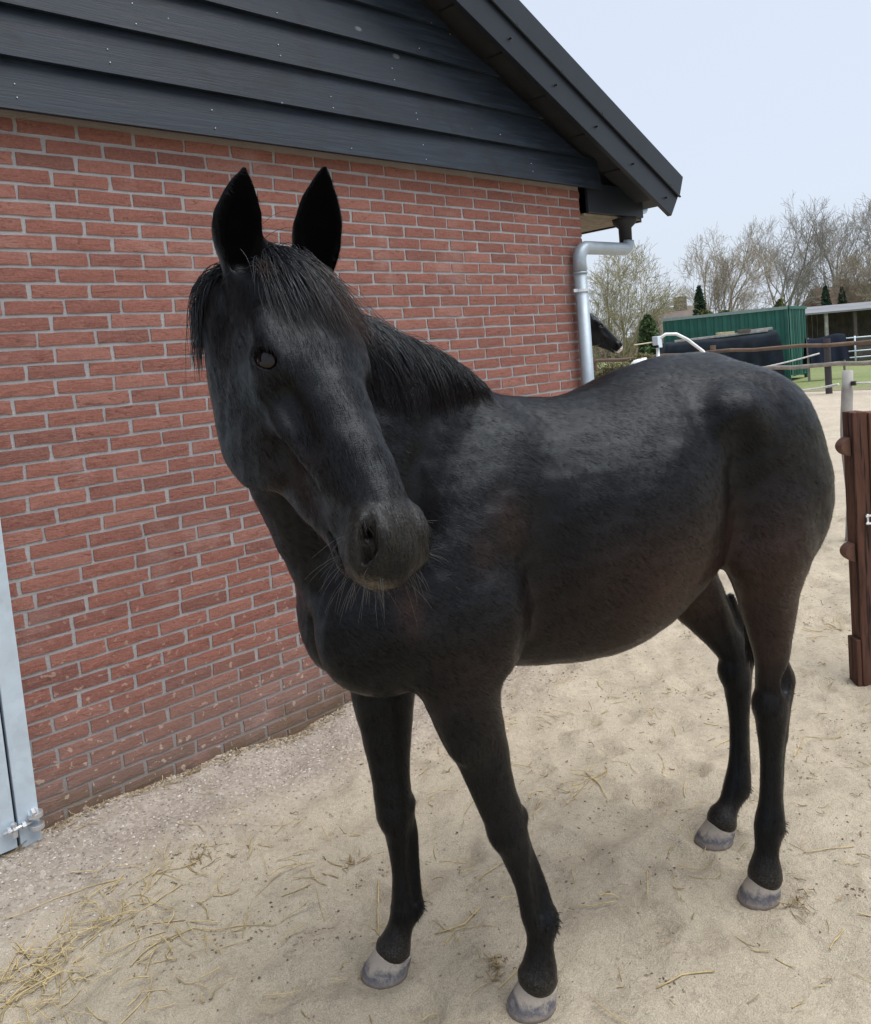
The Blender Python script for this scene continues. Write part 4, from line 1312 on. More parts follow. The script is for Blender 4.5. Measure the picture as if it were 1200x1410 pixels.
    el((0.37, 0.064, -0.136), (0.075, 0.020, 0.024), 0.026, 'sub')
    el((0.47, 0.062, -0.105), (0.035, 0.012, 0.022), 0.030, 'sub')

def add_ear(S, base, tip, openv, length_w=0.046, depth=0.034):
    """base, tip and the direction the cup opens, in body space"""
    b, t = np.asarray(base, float), np.asarray(tip, float)
    ax = t - b; L = np.linalg.norm(ax); ax /= L
    o = np.asarray(openv, float); o = o - (o @ ax) * ax; o /= np.linalg.norm(o)
    sd = np.cross(ax, o)
    prof = [(-0.08, 0.50, 0.85), (0.10, 0.70, 0.95), (0.28, 0.95, 1.0), (0.48, 1.0, 0.85), (0.70, 0.78, 0.58), (0.88, 0.42, 0.34), (1.0, 0.10, 0.14)]
    S.chain([(*(b + ax * L * q - o * 0.014 * math.sin(math.pi * min(1, max(0, q)))), depth * d_, length_w * w_) for q, w_, d_ in prof], side=sd, k=0.022, n=50)
    # the cup
    S.chain([(*(b + ax * L * q + o * (0.020 - 0.004 * q)), max(0.003, depth * d_ * 0.98), max(0.003, length_w * w_ * 0.80)) for q, w_, d_ in prof if 0.05 < q < 0.95], side=sd, k=0.006, n=40, op='sub')

_hp = lambda x, y, z: HEAD_T + HEAD_R @ (np.array([x, y, z]) * HEAD_S)
NECK = [((0.34, 0.0, 1.22), 0.29, 0.155), ((0.52, 0.0, 1.37), 0.295, 0.140), ((0.68, 0.01, 1.50), 0.255, 0.112), ((0.80, 0.07, 1.61), 0.212, 0.093),
        ((0.875, 0.18, 1.69), 0.178, 0.085), (tuple(_hp(0.06, 0, -0.20)), 0.155, 0.080), (tuple(_hp(0.07, 0, -0.12)), 0.120, 0.075)]

def sculpt_horse():
    S = Sculpt()
    # barrel: x, y, z centre, half height, half width
    tor = []
    for f, top, bot, w in ((0.60, 1.27, 0.945, 0.125), (0.50, 1.38, 0.875, 0.160), (0.38, 1.46, 0.855, 0.192), (0.25, 1.50, 0.828, 0.228),
                           (0.12, 1.505, 0.806, 0.272), (0.0, 1.522, 0.803, 0.303), (-0.13, 1.570, 0.828, 0.303), (-0.25, 1.597, 0.882, 0.272), (-0.34, 1.605, 0.945, 0.246),
                           (-0.45, 1.605, 1.015, 0.228), (-0.57, 1.570, 1.06, 0.205), (-0.67, 1.49, 1.08, 0.17), (-0.74, 1.39, 1.10, 0.12)):
        tor.append((f, 0, (top + bot) / 2, (top - bot) / 2, w))
    S.barrel(tor, k=0.03)
    # withers
    S.chain([(0.42, 0, 1.44, 0.06, 0.045), (0.28, 0, 1.462, 0.065, 0.05), (0.12, 0, 1.448, 0.05, 0.05), (-0.04, 0, 1.44, 0.035, 0.05), (-0.20, 0, 1.45, 0.03, 0.05)], k=0.10, n=60)
    # neck
    hp = lambda x, y, z: HEAD_T + HEAD_R @ (np.array([x, y, z]) * HEAD_S)
    nk = NECK
    S.chain([(*p, a, b) for p, a, b in nk], side=neck_sides(nk, 140), k=0.06, n=140)
    S.chain([(0.70, -0.01, 1.10, 0.09, 0.10), (0.775, 0.0, 1.25, 0.075, 0.075), (0.835, 0.05, 1.39, 0.065, 0.062), (0.875, 0.14, 1.51, 0.06, 0.055)], k=0.07, n=60)
    # chest, shoulder blade, upper arm
    S.mirror_ell((0.625, 0.085, 1.04), (0.175, 0.12, 0.17), k=0.07)
    S.mirror_ell((0.675, 0.070, 0.985), (0.11, 0.075, 0.098), k=0.04)
    for s in (1, -1):
        S.chain([(0.26, 0.10 * s, 1.40, 0.10, 0.06), (0.38, 0.145 * s, 1.26, 0.13, 0.075), (0.50, 0.17 * s, 1.12, 0.13, 0.08), (0.57, 0.175 * s, 1.03, 0.11, 0.08)], k=0.06, n=16)
        S.ell((0.435, 0.192 * s, 1.03), (0.145, 0.082, 0.145), k=0.035)
        # croup, thigh, buttock
        S.ell((-0.45, 0.132 * s, 1.37), (0.25, 0.150, 0.19), k=0.05)
        S.ell((-0.545, 0.145 * s, 1.20), (0.205, 0.135, 0.27), k=0.05)
        S.ell((-0.468, 0.200 * s, 1.10), (0.125, 0.088, 0.185), k=0.04)
        S.ell((-0.335, 0.235 * s, 1.44), (0.07, 0.045, 0.06), k=0.07)
    for s in (1, -1):
        # flank fold, girth hollow behind the elbow, hollow before the hip
        S.chain([(-0.318, 0.278 * s, 1.38, 0.010, 0.010), (-0.325, 0.272 * s, 1.26, 0.018, 0.018), (-0.330, 0.266 * s, 1.15, 0.020, 0.020), (-0.345, 0.255 * s, 1.05, 0.014, 0.014)], k=0.08, n=40, op='sub')
        S.chain([(0.265, 0.262 * s, 1.26, 0.006, 0.006), (0.272, 0.256 * s, 1.15, 0.012, 0.012), (0.290, 0.250 * s, 1.05, 0.016, 0.016), (0.325, 0.245 * s, 0.96, 0.012, 0.012)], k=0.10, n=30, op='sub')
    S.chain([(0.465, 0.118, 1.56, 0.008, 0.008), (0.511, 0.140, 1.457, 0.013, 0.013), (0.551, 0.148, 1.377, 0.013, 0.013), (0.585, 0.152, 1.29, 0.008, 0.008)], k=0.04, n=30, op='sub')
    S.chain([(0.70, 0.012, 1.14, 0.010, 0.010), (0.80, 0.012, 1.02, 0.014, 0.014), (0.765, 0.012, 0.92, 0.012, 0.012)], k=0.04, n=30, op='sub')
    # fore legs
    fl = [(0.50, 0.172, 0.93, 0.115, 0.080), (0.485, 0.170, 0.83, 0.090, 0.070), (0.457, 0.165, 0.72, 0.070, 0.056), (0.427, 0.158, 0.60, 0.055, 0.047), (0.406, 0.152, 0.535, 0.052, 0.047),
          (0.388, 0.150, 0.470, 0.048, 0.046), (0.370, 0.150, 0.415, 0.038, 0.036), (0.344, 0.150, 0.325, 0.034, 0.027), (0.330, 0.152, 0.245, 0.038, 0.033), (0.322, 0.154, 0.215, 0.040, 0.035),
          (0.328, 0.155, 0.160, 0.031, 0.030), (0.335, 0.155, 0.105, 0.039, 0.040), (0.342, 0.155, 0.080, 0.046, 0.046)]
    fr_ = [(0.545, -0.165, 0.93, 0.115, 0.080), (0.565, -0.160, 0.80, 0.090, 0.070), (0.574, -0.155, 0.68, 0.071, 0.056), (0.576, -0.150, 0.56, 0.055, 0.047), (0.576, -0.148, 0.49, 0.052, 0.047),
           (0.570, -0.146, 0.43, 0.047, 0.045), (0.566, -0.146, 0.38, 0.037, 0.035), (0.562, -0.148, 0.28, 0.033, 0.026), (0.562, -0.150, 0.20, 0.038, 0.033), (0.567, -0.150, 0.165, 0.040, 0.035),
           (0.588, -0.152, 0.120, 0.031, 0.030), (0.605, -0.153, 0.080, 0.039, 0.040), (0.612, -0.154, 0.066, 0.044, 0.044)]
    def stout(L, i0, s_): return [(*q[:3], q[3] * (s_ if i >= i0 else 1), q[4] * (s_ if i >= i0 else 1)) for i, q in enumerate(L)]
    fl, fr_ = stout(fl, 6, 1.11), stout(fr_, 6, 1.11)
    for L in (fl, fr_):
        S.chain(L, k=0.04, n=120)
        kx, ky, kz = L[5][:3]
        S.ell((kx + 0.014, ky, kz + 0.012), (0.040, 0.046, 0.050), k=0.016)
        S.ell((kx - 0.034, ky, kz + 0.035), (0.020, 0.026, 0.026), k=0.014)
        fx, fy, fz = L[9][:3]
        S.ell((fx - 0.022, fy, fz - 0.004), (0.026, 0.026, 0.032), k=0.018)             # ergot
        S.chain([(kx - 0.022, ky, kz + 0.03, 0.012, 0.014), (kx - 0.040, ky, kz - 0.035, 0.013, 0.016), (L[7][0] - 0.030, L[7][1], L[7][2], 0.012, 0.014), (fx - 0.026, fy, fz + 0.02, 0.014, 0.016)], k=0.012, n=8)
        for s in (1, -1):
            S.ell((L[7][0] - 0.014, L[7][1] + 0.028 * s, L[7][2] + 0.01), (0.010, 0.008, 0.085), k=0.030, op='sub')
        S.ell((L[1][0] + 0.02, L[1][1] + 0.03 * (1 if ky > 0 else -1), L[1][2]), (0.055, 0.04, 0.12), k=0.04)
    # hind legs
    hl = [(-0.475, 0.185, 1.04, 0.130, 0.090), (-0.480, 0.180, 0.92, 0.098, 0.074), (-0.490, 0.172, 0.81, 0.074, 0.056), (-0.497, 0.165, 0.71, 0.052, 0.044), (-0.503, 0.158, 0.645, 0.052, 0.042),
          (-0.500, 0.155, 0.590, 0.050, 0.042), (-0.496, 0.152, 0.530, 0.042, 0.037), (-0.490, 0.150, 0.42, 0.031, 0.026), (-0.482, 0.148, 0.30, 0.031, 0.026), (-0.476, 0.147, 0.235, 0.039, 0.034),
          (-0.470, 0.147, 0.205, 0.040, 0.034), (-0.456, 0.147, 0.140, 0.031, 0.030), (-0.448, 0.147, 0.090, 0.041, 0.041), (-0.445, 0.147, 0.072, 0.044, 0.044)]
    hr = [(-0.44, -0.185, 1.02, 0.155, 0.095), (-0.500, -0.180, 0.88, 0.115, 0.075), (-0.565, -0.172, 0.77, 0.088, 0.058), (-0.622, -0.165, 0.675, 0.064, 0.046), (-0.655, -0.158, 0.61, 0.054, 0.042),
          (-0.662, -0.155, 0.555, 0.050, 0.042), (-0.664, -0.152, 0.495, 0.042, 0.037), (-0.660, -0.148, 0.38, 0.031, 0.026), (-0.648, -0.145, 0.26, 0.031, 0.026), (-0.636, -0.143, 0.185, 0.039, 0.034),
          (-0.622, -0.142, 0.150, 0.040, 0.034), (-0.588, -0.141, 0.108, 0.031, 0.030), (-0.562, -0.141, 0.078, 0.041, 0.041), (-0.555, -0.141, 0.066, 0.043, 0.043)]
    hl, hr = stout(hl, 6, 1.12), stout(hr, 6, 1.12)
    for L in (hl, hr):
        S.chain(L, k=0.045, n=120)
        hx, hy, hz = L[5][:3]
        S.chain([(hx + 0.0, hy, hz + 0.24, 0.012, 0.012), (hx - 0.03, hy, hz + 0.16, 0.016, 0.014), (hx - 0.048, hy, hz + 0.095, 0.018, 0.017), (hx - 0.062, hy, hz + 0.050, 0.025, 0.023), (hx - 0.048, hy, hz - 0.03, 0.018, 0.017), (hx - 0.032, hy, hz - 0.12, 0.014, 0.014)], k=0.02, n=14)
        S.ell((hx + 0.024, hy, hz - 0.012), (0.036, 0.042, 0.050), k=0.016)
        S.ell((hx - 0.018, hy + 0.030 * (1 if hy > 0 else -1), hz + 0.075), (0.024, 0.014, 0.05), k=0.02, op='sub')
        fx, fy, fz = L[10][:3]
        S.ell((fx - 0.022, fy, fz - 0.002), (0.026, 0.026, 0.032), k=0.018)
        S.chain([(hx - 0.030, hy, hz - 0.10, 0.013, 0.015), (L[8][0] - 0.028, L[8][1], L[8][2], 0.012, 0.014), (fx - 0.028, fy, fz + 0.02, 0.014, 0.016)], k=0.012, n=8)
    # head and ears
    add_head(S, HEAD_R, HEAD_T, HEAD_S)
    for b, t, o in EARS:
        add_ear(S, b, t, o)
    return S

def neck_sides(nk, n):
    P = catmull([(*p, a, b) for p, a, b in nk], n)[:, :3]
    T = np.gradient(P, axis=0); T /= np.linalg.norm(T, axis=1)[:, None]
    up = np.array([0, 0, 1.0])
    Sd = np.cross(up, T)
    bad = np.linalg.norm(Sd, axis=1) < 0.3
    Sd /= np.linalg.norm(Sd, axis=1)[:, None]
    return Sd

EARS = [((0.968, 0.395, 1.835), (0.945, 0.415, 2.010), (-0.25, 0.95, 0.1)),
        ((0.835, 0.425, 1.815), (0.810, 0.455, 2.004), (0.05, 1.0, 0.1))]
# ------------------------------------------------------------------ coat, hooves, eyes, hair
def make_coat(name, brown_amt=1.0):
    m = NM(name)
    at = m.n("Attribute"); at.attribute_name = "tone"          # x brown, y dust, z unused
    sep = m.n("SeparateColor"); m.l(at.outputs['Color'], sep.inputs[0])
    v = m.coord('Object', (1.0, 1.6, 1.0))
    # hair lies back and down
    vh = m.coord('Object', (16, 80, 62), (0, math.radians(-32), 0))
    hair = m.noise(vh, 6.0, 4, 0.65, 0.6)
    vh2 = m.coord('Object', (5, 18, 15), (0, math.radians(-32), 0))
    hair2 = m.noise(vh2, 4.0, 4, 0.6, 0.8)
    pat = m.noise(v, 3.0, 5, 0.6)
    c = m.ramp(hair, [(0.25, (0.0028, 0.0026, 0.0028)), (0.75, (0.0082, 0.0076, 0.0080))])
    br = m.math('MULTIPLY', sep.outputs[0], m.mrange(pat, 0.30, 0.62, 0.45, 1.0))
    c = m.mix(br, c, m.ramp(hair, [(0.25, (0.026, 0.0140, 0.0100)), (0.75, (0.058, 0.032, 0.023))]))
    grit = m.noise(m.coord('Object'), 210.0, 3, 0.7)
    d = m.math('MULTIPLY', sep.outputs[1], m.mrange(grit, 0.42, 0.66, 0.12, 1.0))
    c = m.mix(d, c, (0.24, 0.20, 0.15))
    c = m.mix(sep.outputs[2], c, (0.0022, 0.0020, 0.0020))       # black velvet inside the ears
    m.color(c)
    dry = m.noise(v, 5.5, 5, 0.65, 0.4)
    rg = m.math('ADD', m.mrange(hair2, 0.3, 0.7, 0.29, 0.35), m.mrange(dry, 0.45, 0.75, 0.0, 0.05))
    m.l(m.math('ADD', rg, m.math('MULTIPLY', sep.outputs[1], 0.3)), m.b.inputs['Roughness'])
    m.l(m.math('MULTIPLY', m.math('SUBTRACT', 1.0, sep.outputs[2]), m.mrange(hair, 0.2, 0.8, 0.13, 0.25)), m.b.inputs['Specular IOR Level'])
    m.b.inputs['Specular Tint'].default_value = (0.80, 0.90, 1.0, 1)
    m.bump(m.math('ADD', m.math('MULTIPLY', hair, 0.8), m.math('MULTIPLY', hair2, 0.16)), 0.28, 0.004)
    return m.m
M_COAT = make_coat("black_coat")
def make_coat_hair():
    """single hairs: x brown, y dust, z how light and glossy this hair is"""
    m = NM("black_coat_hairs")
    at = m.n("Attribute"); at.attribute_name = "tone"
    sep = m.n("SeparateColor"); m.l(at.outputs['Color'], sep.inputs[0])
    c = m.ramp(sep.outputs[2], [(0.0, (0.0015, 0.0015, 0.0017)), (0.6, (0.0060, 0.0058, 0.0062)), (1.0, (0.0210, 0.0200, 0.0205))])
    br = m.ramp(sep.outputs[2], [(0.0, (0.0090, 0.0050, 0.0038)), (0.6, (0.038, 0.021, 0.015)), (1.0, (0.085, 0.050, 0.036))])
    c = m.mix(m.math('MULTIPLY', sep.outputs[0], 0.9), c, br)
    c = m.mix(m.math('MULTIPLY', sep.outputs[1], 0.6), c, (0.24, 0.20, 0.15))
    m.color(c)
    m.l(m.mrange(sep.outputs[2], 0.0, 1.0, 0.48, 0.28), m.b.inputs['Roughness'])
    m.l(m.mrange(sep.outputs[2], 0.0, 1.0, 0.03, 0.40), m.b.inputs['Specular IOR Level'])
    m.b.inputs['Specular Tint'].default_value = (0.80, 0.90, 1.0, 1)
    return m.m
M_COAT_HAIR = make_coat_hair()

def set_tone(o, T):
    a = o.data.attributes.new("tone", 'FLOAT_COLOR', 'POINT')
    C = np.ones((len(T), 4), np.float32); C[:, :T.shape[1]] = T
    a.data.foreach_set("color", C.ravel())

def make_hoof():
    m = NM("hoof_horn")
    p = m.coord('Object'); sep = m.n("SeparateXYZ"); m.l(p, sep.inputs[0])
    n1 = m.noise(m.n('NewGeometry').outputs['Position'], 21.0, 5, 0.65, 0.5); n2 = m.noise(p, 120.0, 4, 0.7)
    c = m.ramp(n1, [(0.36, (0.042, 0.044, 0.047)), (0.54, (0.10, 0.102, 0.105)), (0.66, (0.28, 0.255, 0.21))])
    hgt = m.math('ADD', sep.outputs['Z'], m.math('MULTIPLY', m.math('SUBTRACT', n1, 0.5), 0.085))
    c = m.mix(m.mrange(hgt, 0.024, 0.042, 0.0, 0.90), c, (0.37, 0.325, 0.255))      # caked sand under the coronet
    c = m.mix(m.mrange(hgt, 0.002, 0.016, 0.8, 0.0), c, (0.30, 0.255, 0.20))
    c = m.mix(0.2, c, m.ramp(n2, [(0.3, (0.1, 0.09, 0.25)), (0.7, (0.45, 0.41, 0.36))]))
    m.color(c); m.set(Roughness=0.85); m.b.inputs['Specular IOR Level'].default_value = 0.15; m.bump(n2, 0.5, 0.004)
    return m.m
M_HOOF = make_hoof()

def hoof(parent, bottom, coronet, yaw=0.0, r=0.062, h=0.068):
    """bottom, coronet: centres in the horse's space; toe points along +x turned by yaw"""
    n = 32; V, F = [], []
    off = np.array([coronet[0] - bottom[0], coronet[1] - bottom[1]])
    ca, sa = math.cos(yaw), math.sin(yaw)
    off = np.array([off[0] * ca + off[1] * sa, -off[0] * sa + off[1] * ca])
    lv = [(-0.010, 0.96), (0.0, 1.0), (0.10, 1.005), (0.35, 0.95), (0.65, 0.865), (0.9, 0.79), (1.0, 0.775), (1.06, 0.72)]
    for t, s in lv:
        for k in range(n):
            a = 2 * math.pi * k / n; c_, s_ = math.cos(a), math.sin(a)
            zt = h * (0.78 + 0.22 * c_)                     # the coronet drops towards the heel
            fx = r * 1.08 * (c_ if c_ > 0 else c_ * 0.92) * s; fy = r * 0.97 * s_ * s
            if c_ < -0.75: fx += 0.010 * (1 - min(1, abs(s_) * 2.2))   # notch between the heels
            z = t * zt if t > 0 else -0.010
            V.append((fx + off[0] * max(0, t), fy + off[1] * max(0, t), z))
    L = len(lv)
    for j in range(L - 1):
        for k in range(n):
            k2 = (k + 1) % n
            F.append((j * n + k, j * n + k2, (j + 1) * n + k2, (j + 1) * n + k))
    F.append(tuple(range(n - 1, -1, -1))); F.append(tuple((L - 1) * n + k for k in range(n)))
    o = mesh_obj("hoof", V, F, M_HOOF, parent, True)
    o.location = (bottom[0], bottom[1], 0.002); o.rotation_euler = (0, 0, yaw)
    return o

# hair: strands grown step by step, pushed out of the body, drawn as thin tapering tubes
def grow_hair(S, roots, dirs, lengths, steps=9, gravity=0.35, clear=0.004, wiggle=0.05, seed=0, layer=None, target=None):
    r = np.random.default_rng(seed); n = len(roots)
    P = np.empty((steps + 1, n, 3)); P[0] = roots
    d = dirs / np.linalg.norm(dirs, axis=1)[:, None]
    g = np.array([0, 0, -1.0]); seg = (lengths / steps)[:, None]
    lay = np.zeros(n) if layer is None else layer
    for s in range(steps):
        d = d + g * gravity + r.normal(0, wiggle, (n, 3))
        if target is not None: d = d + target * 0.25
        d /= np.linalg.norm(d, axis=1)[:, None]
        q = P[s] + d * seg
        for it in range(2):
            dist = S.eval_all(q, 0.25); e = 0.004
            G = np.stack([S.eval_all(q + np.eye(3)[a] * e, 0.25) - dist for a in range(3)], 1) / e
            G /= np.maximum(np.linalg.norm(G, axis=1), 0.3)[:, None]
            push = np.clip(clear + lay - dist, 0, 0.03)
            q = q + G * push[:, None]
        d = (q - P[s]); d /= np.maximum(np.linalg.norm(d, axis=1), 1e-6)[:, None]
        P[s + 1] = q
    return P

def clump(P, k, amount, seed):
    """pull strands of a clump together towards their tips"""
    r = np.random.default_rng(seed); n = P.shape[1]
    cen = r.choice(n, max(1, n // k), replace=False)
    D = ((P[0][:, None] - P[0][cen][None]) ** 2).sum(-1); own = cen[D.argmin(1)]
    t = np.linspace(0, 1, P.shape[0])[:, None, None]
    return P + (P[:, own] - P) * (amount * t ** 0.8)

def keep_clear(P):
    """strands that stay out of the ears and do not fly up"""
    ok = np.ones(P.shape[1], bool)
    for b_, t_, o_ in EARS:
        b_, t_ = np.array(b_), np.array(t_); a_ = t_ - b_; L_ = np.linalg.norm(a_); a_ = a_ / L_
        rel = P - b_; q_ = (rel @ a_) / L_; d_ = np.linalg.norm(rel - (rel @ a_)[..., None] * a_, axis=2)
        ok &= ~((q_ > 0.10) & (d_ < 0.058)).any(0)
    return ok & (P[1:, :, 2] < P[0, :, 2] + 0.035).all(0)

def strands_mesh(name, P, rad, mat, parent, tip=0.15, sides=3, tone=None):
    st, n, _ = P.shape
    T = np.gradient(P, axis=0); T /= np.maximum(np.linalg.norm(T, axis=2), 1e-9)[..., None]
    up = np.array([0.31, 0.52, 0.79]); s = np.cross(T, up); s /= np.maximum(np.linalg.norm(s, axis=2), 1e-6)[..., None]; q = np.cross(T, s)
    t = np.linspace(0, 1, st)[:, None]
    R = (np.broadcast_to(rad, (n,))[None] * (1 - (1 - tip) * t ** 1.6))[..., None]
    rings = [P + (s * math.cos(2 * math.pi * k / sides) + q * math.sin(2 * math.pi * k / sides)) * R for k in range(sides)]
    V = np.stack(rings, 2)                                   # st, n, sides, 3
    idx = np.arange(st * n * sides).reshape(st, n, sides)
    Q = np.stack([idx[:-1], np.roll(idx[:-1], -1, 2), np.roll(idx[1:], -1, 2), idx[1:]], -1).reshape(-1, 4)
    o = np_mesh(name, V.reshape(-1, 3), Q, mat, parent)
    C = np.zeros((st, n, sides, 3), np.float32)
    C[..., 0] = t[..., None]
    C[..., 1] = np.random.default_rng(1).uniform(0, 1, n)[None, :, None]
    if tone is not None: C[..., 2] = tone[None, :, None]
    set_tone(o, C.reshape(-1, 3))
    return o

def make_hair(name, root, tipc, rough=0.36):
    m = NM(name)
    at = m.n("Attribute"); at.attribute_name = "tone"
    sep = m.n("SeparateColor"); m.l(at.outputs['Color'], sep.inputs[0])
    f = m.math('MULTIPLY', m.mrange(sep.outputs[0], 0.3, 1.0, 0.0, 1.0), sep.outputs[2])
    c = m.mix(f, root, tipc)
    c = m.mix(m.math('MULTIPLY', sep.outputs[1], 0.5), c, tuple(x * 2.0 for x in root))
    m.color(c); m.set(Roughness=rough)
    m.l(m.mrange(sep.outputs[1], 0.0, 1.0, 0.12, 0.55), m.b.inputs['Specular IOR Level'])
    m.b.inputs['Specular Tint'].default_value = (0.80, 0.90, 1.0, 1)
    return m.m
M_HAIR = make_hair("black_hair", (0.0042, 0.0047, 0.0058), (0.115, 0.062, 0.042), 0.34)
M_WHISK = make_hair("whisker_hair", (0.085, 0.078, 0.070), (0.16, 0.14, 0.12), 0.5)
M_EYE = None
def make_eye():
    m = NM("horse_eye")
    p = m.coord('Object'); sep = m.n("SeparateXYZ"); m.l(p, sep.inputs[0])
    # object space: x along the slit, z across, y outwards
    q = m.math('ADD', m.math('POWER', m.math('MULTIPLY', sep.outputs['X'], 95.0), 2.0), m.math('POWER', m.math('MULTIPLY', sep.outputs['Z'], 170.0), 2.0))
    n1 = m.noise(p, 160.0, 3)
    c = m.mix(m.mrange(q, 0.75, 1.1, 1.0, 0.0), m.ramp(n1, [(0.3, (0.004, 0.0020, 0.0015)), (0.7, (0.010, 0.0048, 0.003))]), (0.002, 0.002, 0.003))
    m.color(c); m.set(Roughness=0.02); m.b.inputs['Specular IOR Level'].default_value = 0.34
    return m.m
M_EYE = make_eye()

def uv_sphere(name, r, mat, parent, nu=28, nv=18, scale=(1, 1, 1)):
    V, F = [(0, 0, r * scale[2])], []
    for j in range(1, nv):
        for i in range(nu):
            a, b = 2 * math.pi * i / nu, math.pi * j / nv
            V.append((r * math.sin(b) * math.cos(a) * scale[0], r * math.sin(b) * math.sin(a) * scale[1], r * math.cos(b) * scale[2]))
    V.append((0, 0, -r * scale[2])); last = len(V) - 1
    for i in range(nu):
        F.append((0, 1 + i, 1 + (i + 1) % nu)); F.append((last, last - nu + (i + 1) % nu, last - nu + i))
    for j in range(nv - 2):
        for i in range(nu):
            a = 1 + j * nu; F.append((a + i, a + nu + i, a + nu + (i + 1) % nu, a + (i + 1) % nu))
    return mesh_obj(name, V, F, mat, parent, True)

def put_eye(parent, R, T, s, sg):
    o = uv_sphere("eye", 0.0258 * s, M_EYE, parent)
    c0, e1, e2, nn = eye_frame(sg)
    c = T + R @ (c0 * s)
    ax, y = R @ e1, R @ nn; z = np.cross(ax, y)
    M = Matrix([[ax[0], y[0], z[0], c[0]], [ax[1], y[1], z[1], c[1]], [ax[2], y[2], z[2], c[2]], [0, 0, 0, 1]])
    o.matrix_local = M
    return o

import os as _os
HSTEP = 0.0058
horse = empty("black_horse", HORSE_O, HORSE_YAW)
tag(horse, "black horse standing in the yard with its head turned to the viewer", "horse")
SC = sculpt_horse()
V, Q = SC.mesh(HSTEP)
# faint unevenness of skin and muscle
def skin_noise(P, seed=2):
    r = np.random.default_rng(seed); z = np.zeros(len(P))
    for wl_, amp in ((0.16, 0.0010), (0.09, 0.0006), (0.05, 0.0004), (0.028, 0.00022)):
        for k in range(6):
            d = r.normal(0, 1, 3); d /= np.linalg.norm(d)
            z += amp * 0.6 * np.sin((P @ d) * 6.283 / wl_ * r.uniform(0.8, 1.25) + r.uniform(0, 6.28))
    return z
NRM = np.zeros_like(V)
_a = V[Q[:, 1]] - V[Q[:, 0]]; _b = V[Q[:, 3]] - V[Q[:, 0]]; _n = np.cross(_a, _b)
for k in range(4): np.add.at(NRM, Q[:, k], _n)
NRM /= np.maximum(np.linalg.norm(NRM, axis=1), 1e-12)[:, None]
V = V + NRM * (skin_noise(V) * np.clip((V[:, 2] - 0.35) / 0.5, 0.3, 1))[:, None]
body = np_mesh("body", V, Q, M_COAT, horse)
f_, l_, u_ = V[:, 0], V[:, 1], V[:, 2]
PATCH = [((0.364, 0.224, 1.257), (0.05, 0.08, 0.07), 0.55), ((0.63, 0.227, 1.10), (0.03, 0.08, 0.06), 0.6), ((0.443, 0.237, 1.20), (0.035, 0.08, 0.05), 0.4), ((-0.44, 0.217, 0.84), (0.10, 0.12, 0.12), 0.8), ((-0.06, 0.29, 1.07), (0.22, 0.10, 0.13), 0.45)]
def bump_(x, c, w): return np.exp(-((x - c) / w) ** 2)
brown = 1.0 * bump_(f_, -0.12, 0.36) * bump_(u_, 0.88, 0.20) + 0.8 * bump_(f_, -0.47, 0.16) * bump_(u_, 0.86, 0.14) + 0.45 * bump_(f_, -0.42, 0.14) * bump_(u_, 1.06, 0.16) + 0.35 * bump_(f_, 0.47, 0.12) * bump_(u_, 0.92, 0.10)
for c_, w_, a_ in PATCH:
    brown = brown + a_ * np.exp(-(((V - np.array(c_)) / np.array(w_)) ** 2).sum(1))
hl_ = ((V - HEAD_T) @ HEAD_R) / HEAD_S
inhead = (np.abs(hl_[:, 1]) < 0.12) & (hl_[:, 2] > -0.33) & (hl_[:, 2] < 0.02) & (hl_[:, 0] > -0.02) & (hl_[:, 0] < 0.64)
brown += np.where(inhead, 0.55 * bump_(hl_[:, 0], 0.38, 0.07) * bump_(hl_[:, 2], -0.14, 0.05), 0)
dust = 0.30 * np.clip((0.16 - u_) / 0.14, 0, 1) * (u_ < 0.3)
mz = np.where(inhead, np.clip((hl_[:, 0] - 0.545) / 0.025, 0, 1) * np.clip((-0.070 - hl_[:, 2]) / 0.025, 0, 1), 0)
dust = dust + 0.9 * mz + np.where(inhead, 0.13 * bump_(hl_[:, 0], 0.52, 0.05), 0)
ear = 0 * dust
for b_, t_, o_ in EARS:
    b_, t_, o_ = map(np.array, (b_, t_, o_)); ax_ = (t_ - b_) / np.linalg.norm(t_ - b_); o_ = o_ - (o_ @ ax_) * ax_; o_ /= np.linalg.norm(o_)
    rel = V - b_; q_ = (rel @ ax_) / np.linalg.norm(t_ - b_); rad_ = np.linalg.norm(rel - (rel @ ax_)[:, None] * ax_, axis=1)
    ear = np.maximum(ear, np.clip((q_ + 0.02) / 0.10, 0, 1) * (rad_ < 0.062) * (q_ < 1.1) * np.clip(0.10 + (NRM @ o_) * 1.3, 0, 1))
set_tone(body, np.stack([np.clip(brown, 0, 1), np.clip(dust, 0, 0.9), np.clip(ear, 0, 1)], 1).astype(np.float32))
# short coat: hairs lying along the body
def flow(P, N):
    hx_ = ((P - HEAD_T) @ HEAD_R) / HEAD_S
    ishead = (hx_[:, 0] > 0.0) & (np.abs(hx_[:, 1]) < 0.13) & (hx_[:, 2] > -0.30) & (hx_[:, 2] < 0.05)
    d = np.where(ishead[:, None], HEAD_R[:, 0][None] * 0.9 + np.array([0, 0, -0.3]), np.array([-0.75, 0.0, -0.62]))
    leg = P[:, 2] < 0.78
    d = np.where(leg[:, None], np.array([-0.12, 0, -1.0]), d)
    return d - (d * N).sum(1)[:, None] * N
rc = np.random.default_rng(31)
nh = 340000
qi = rc.integers(0, len(Q), nh); u1, u2 = rc.uniform(0, 1, (2, nh, 1))
A, B_, C_, D_ = (V[Q[qi, k]] for k in range(4))
HP = (A * (1 - u1) + B_ * u1) * (1 - u2) + (D_ * (1 - u1) + C_ * u1) * u2
HN = NRM[Q[qi, 0]]
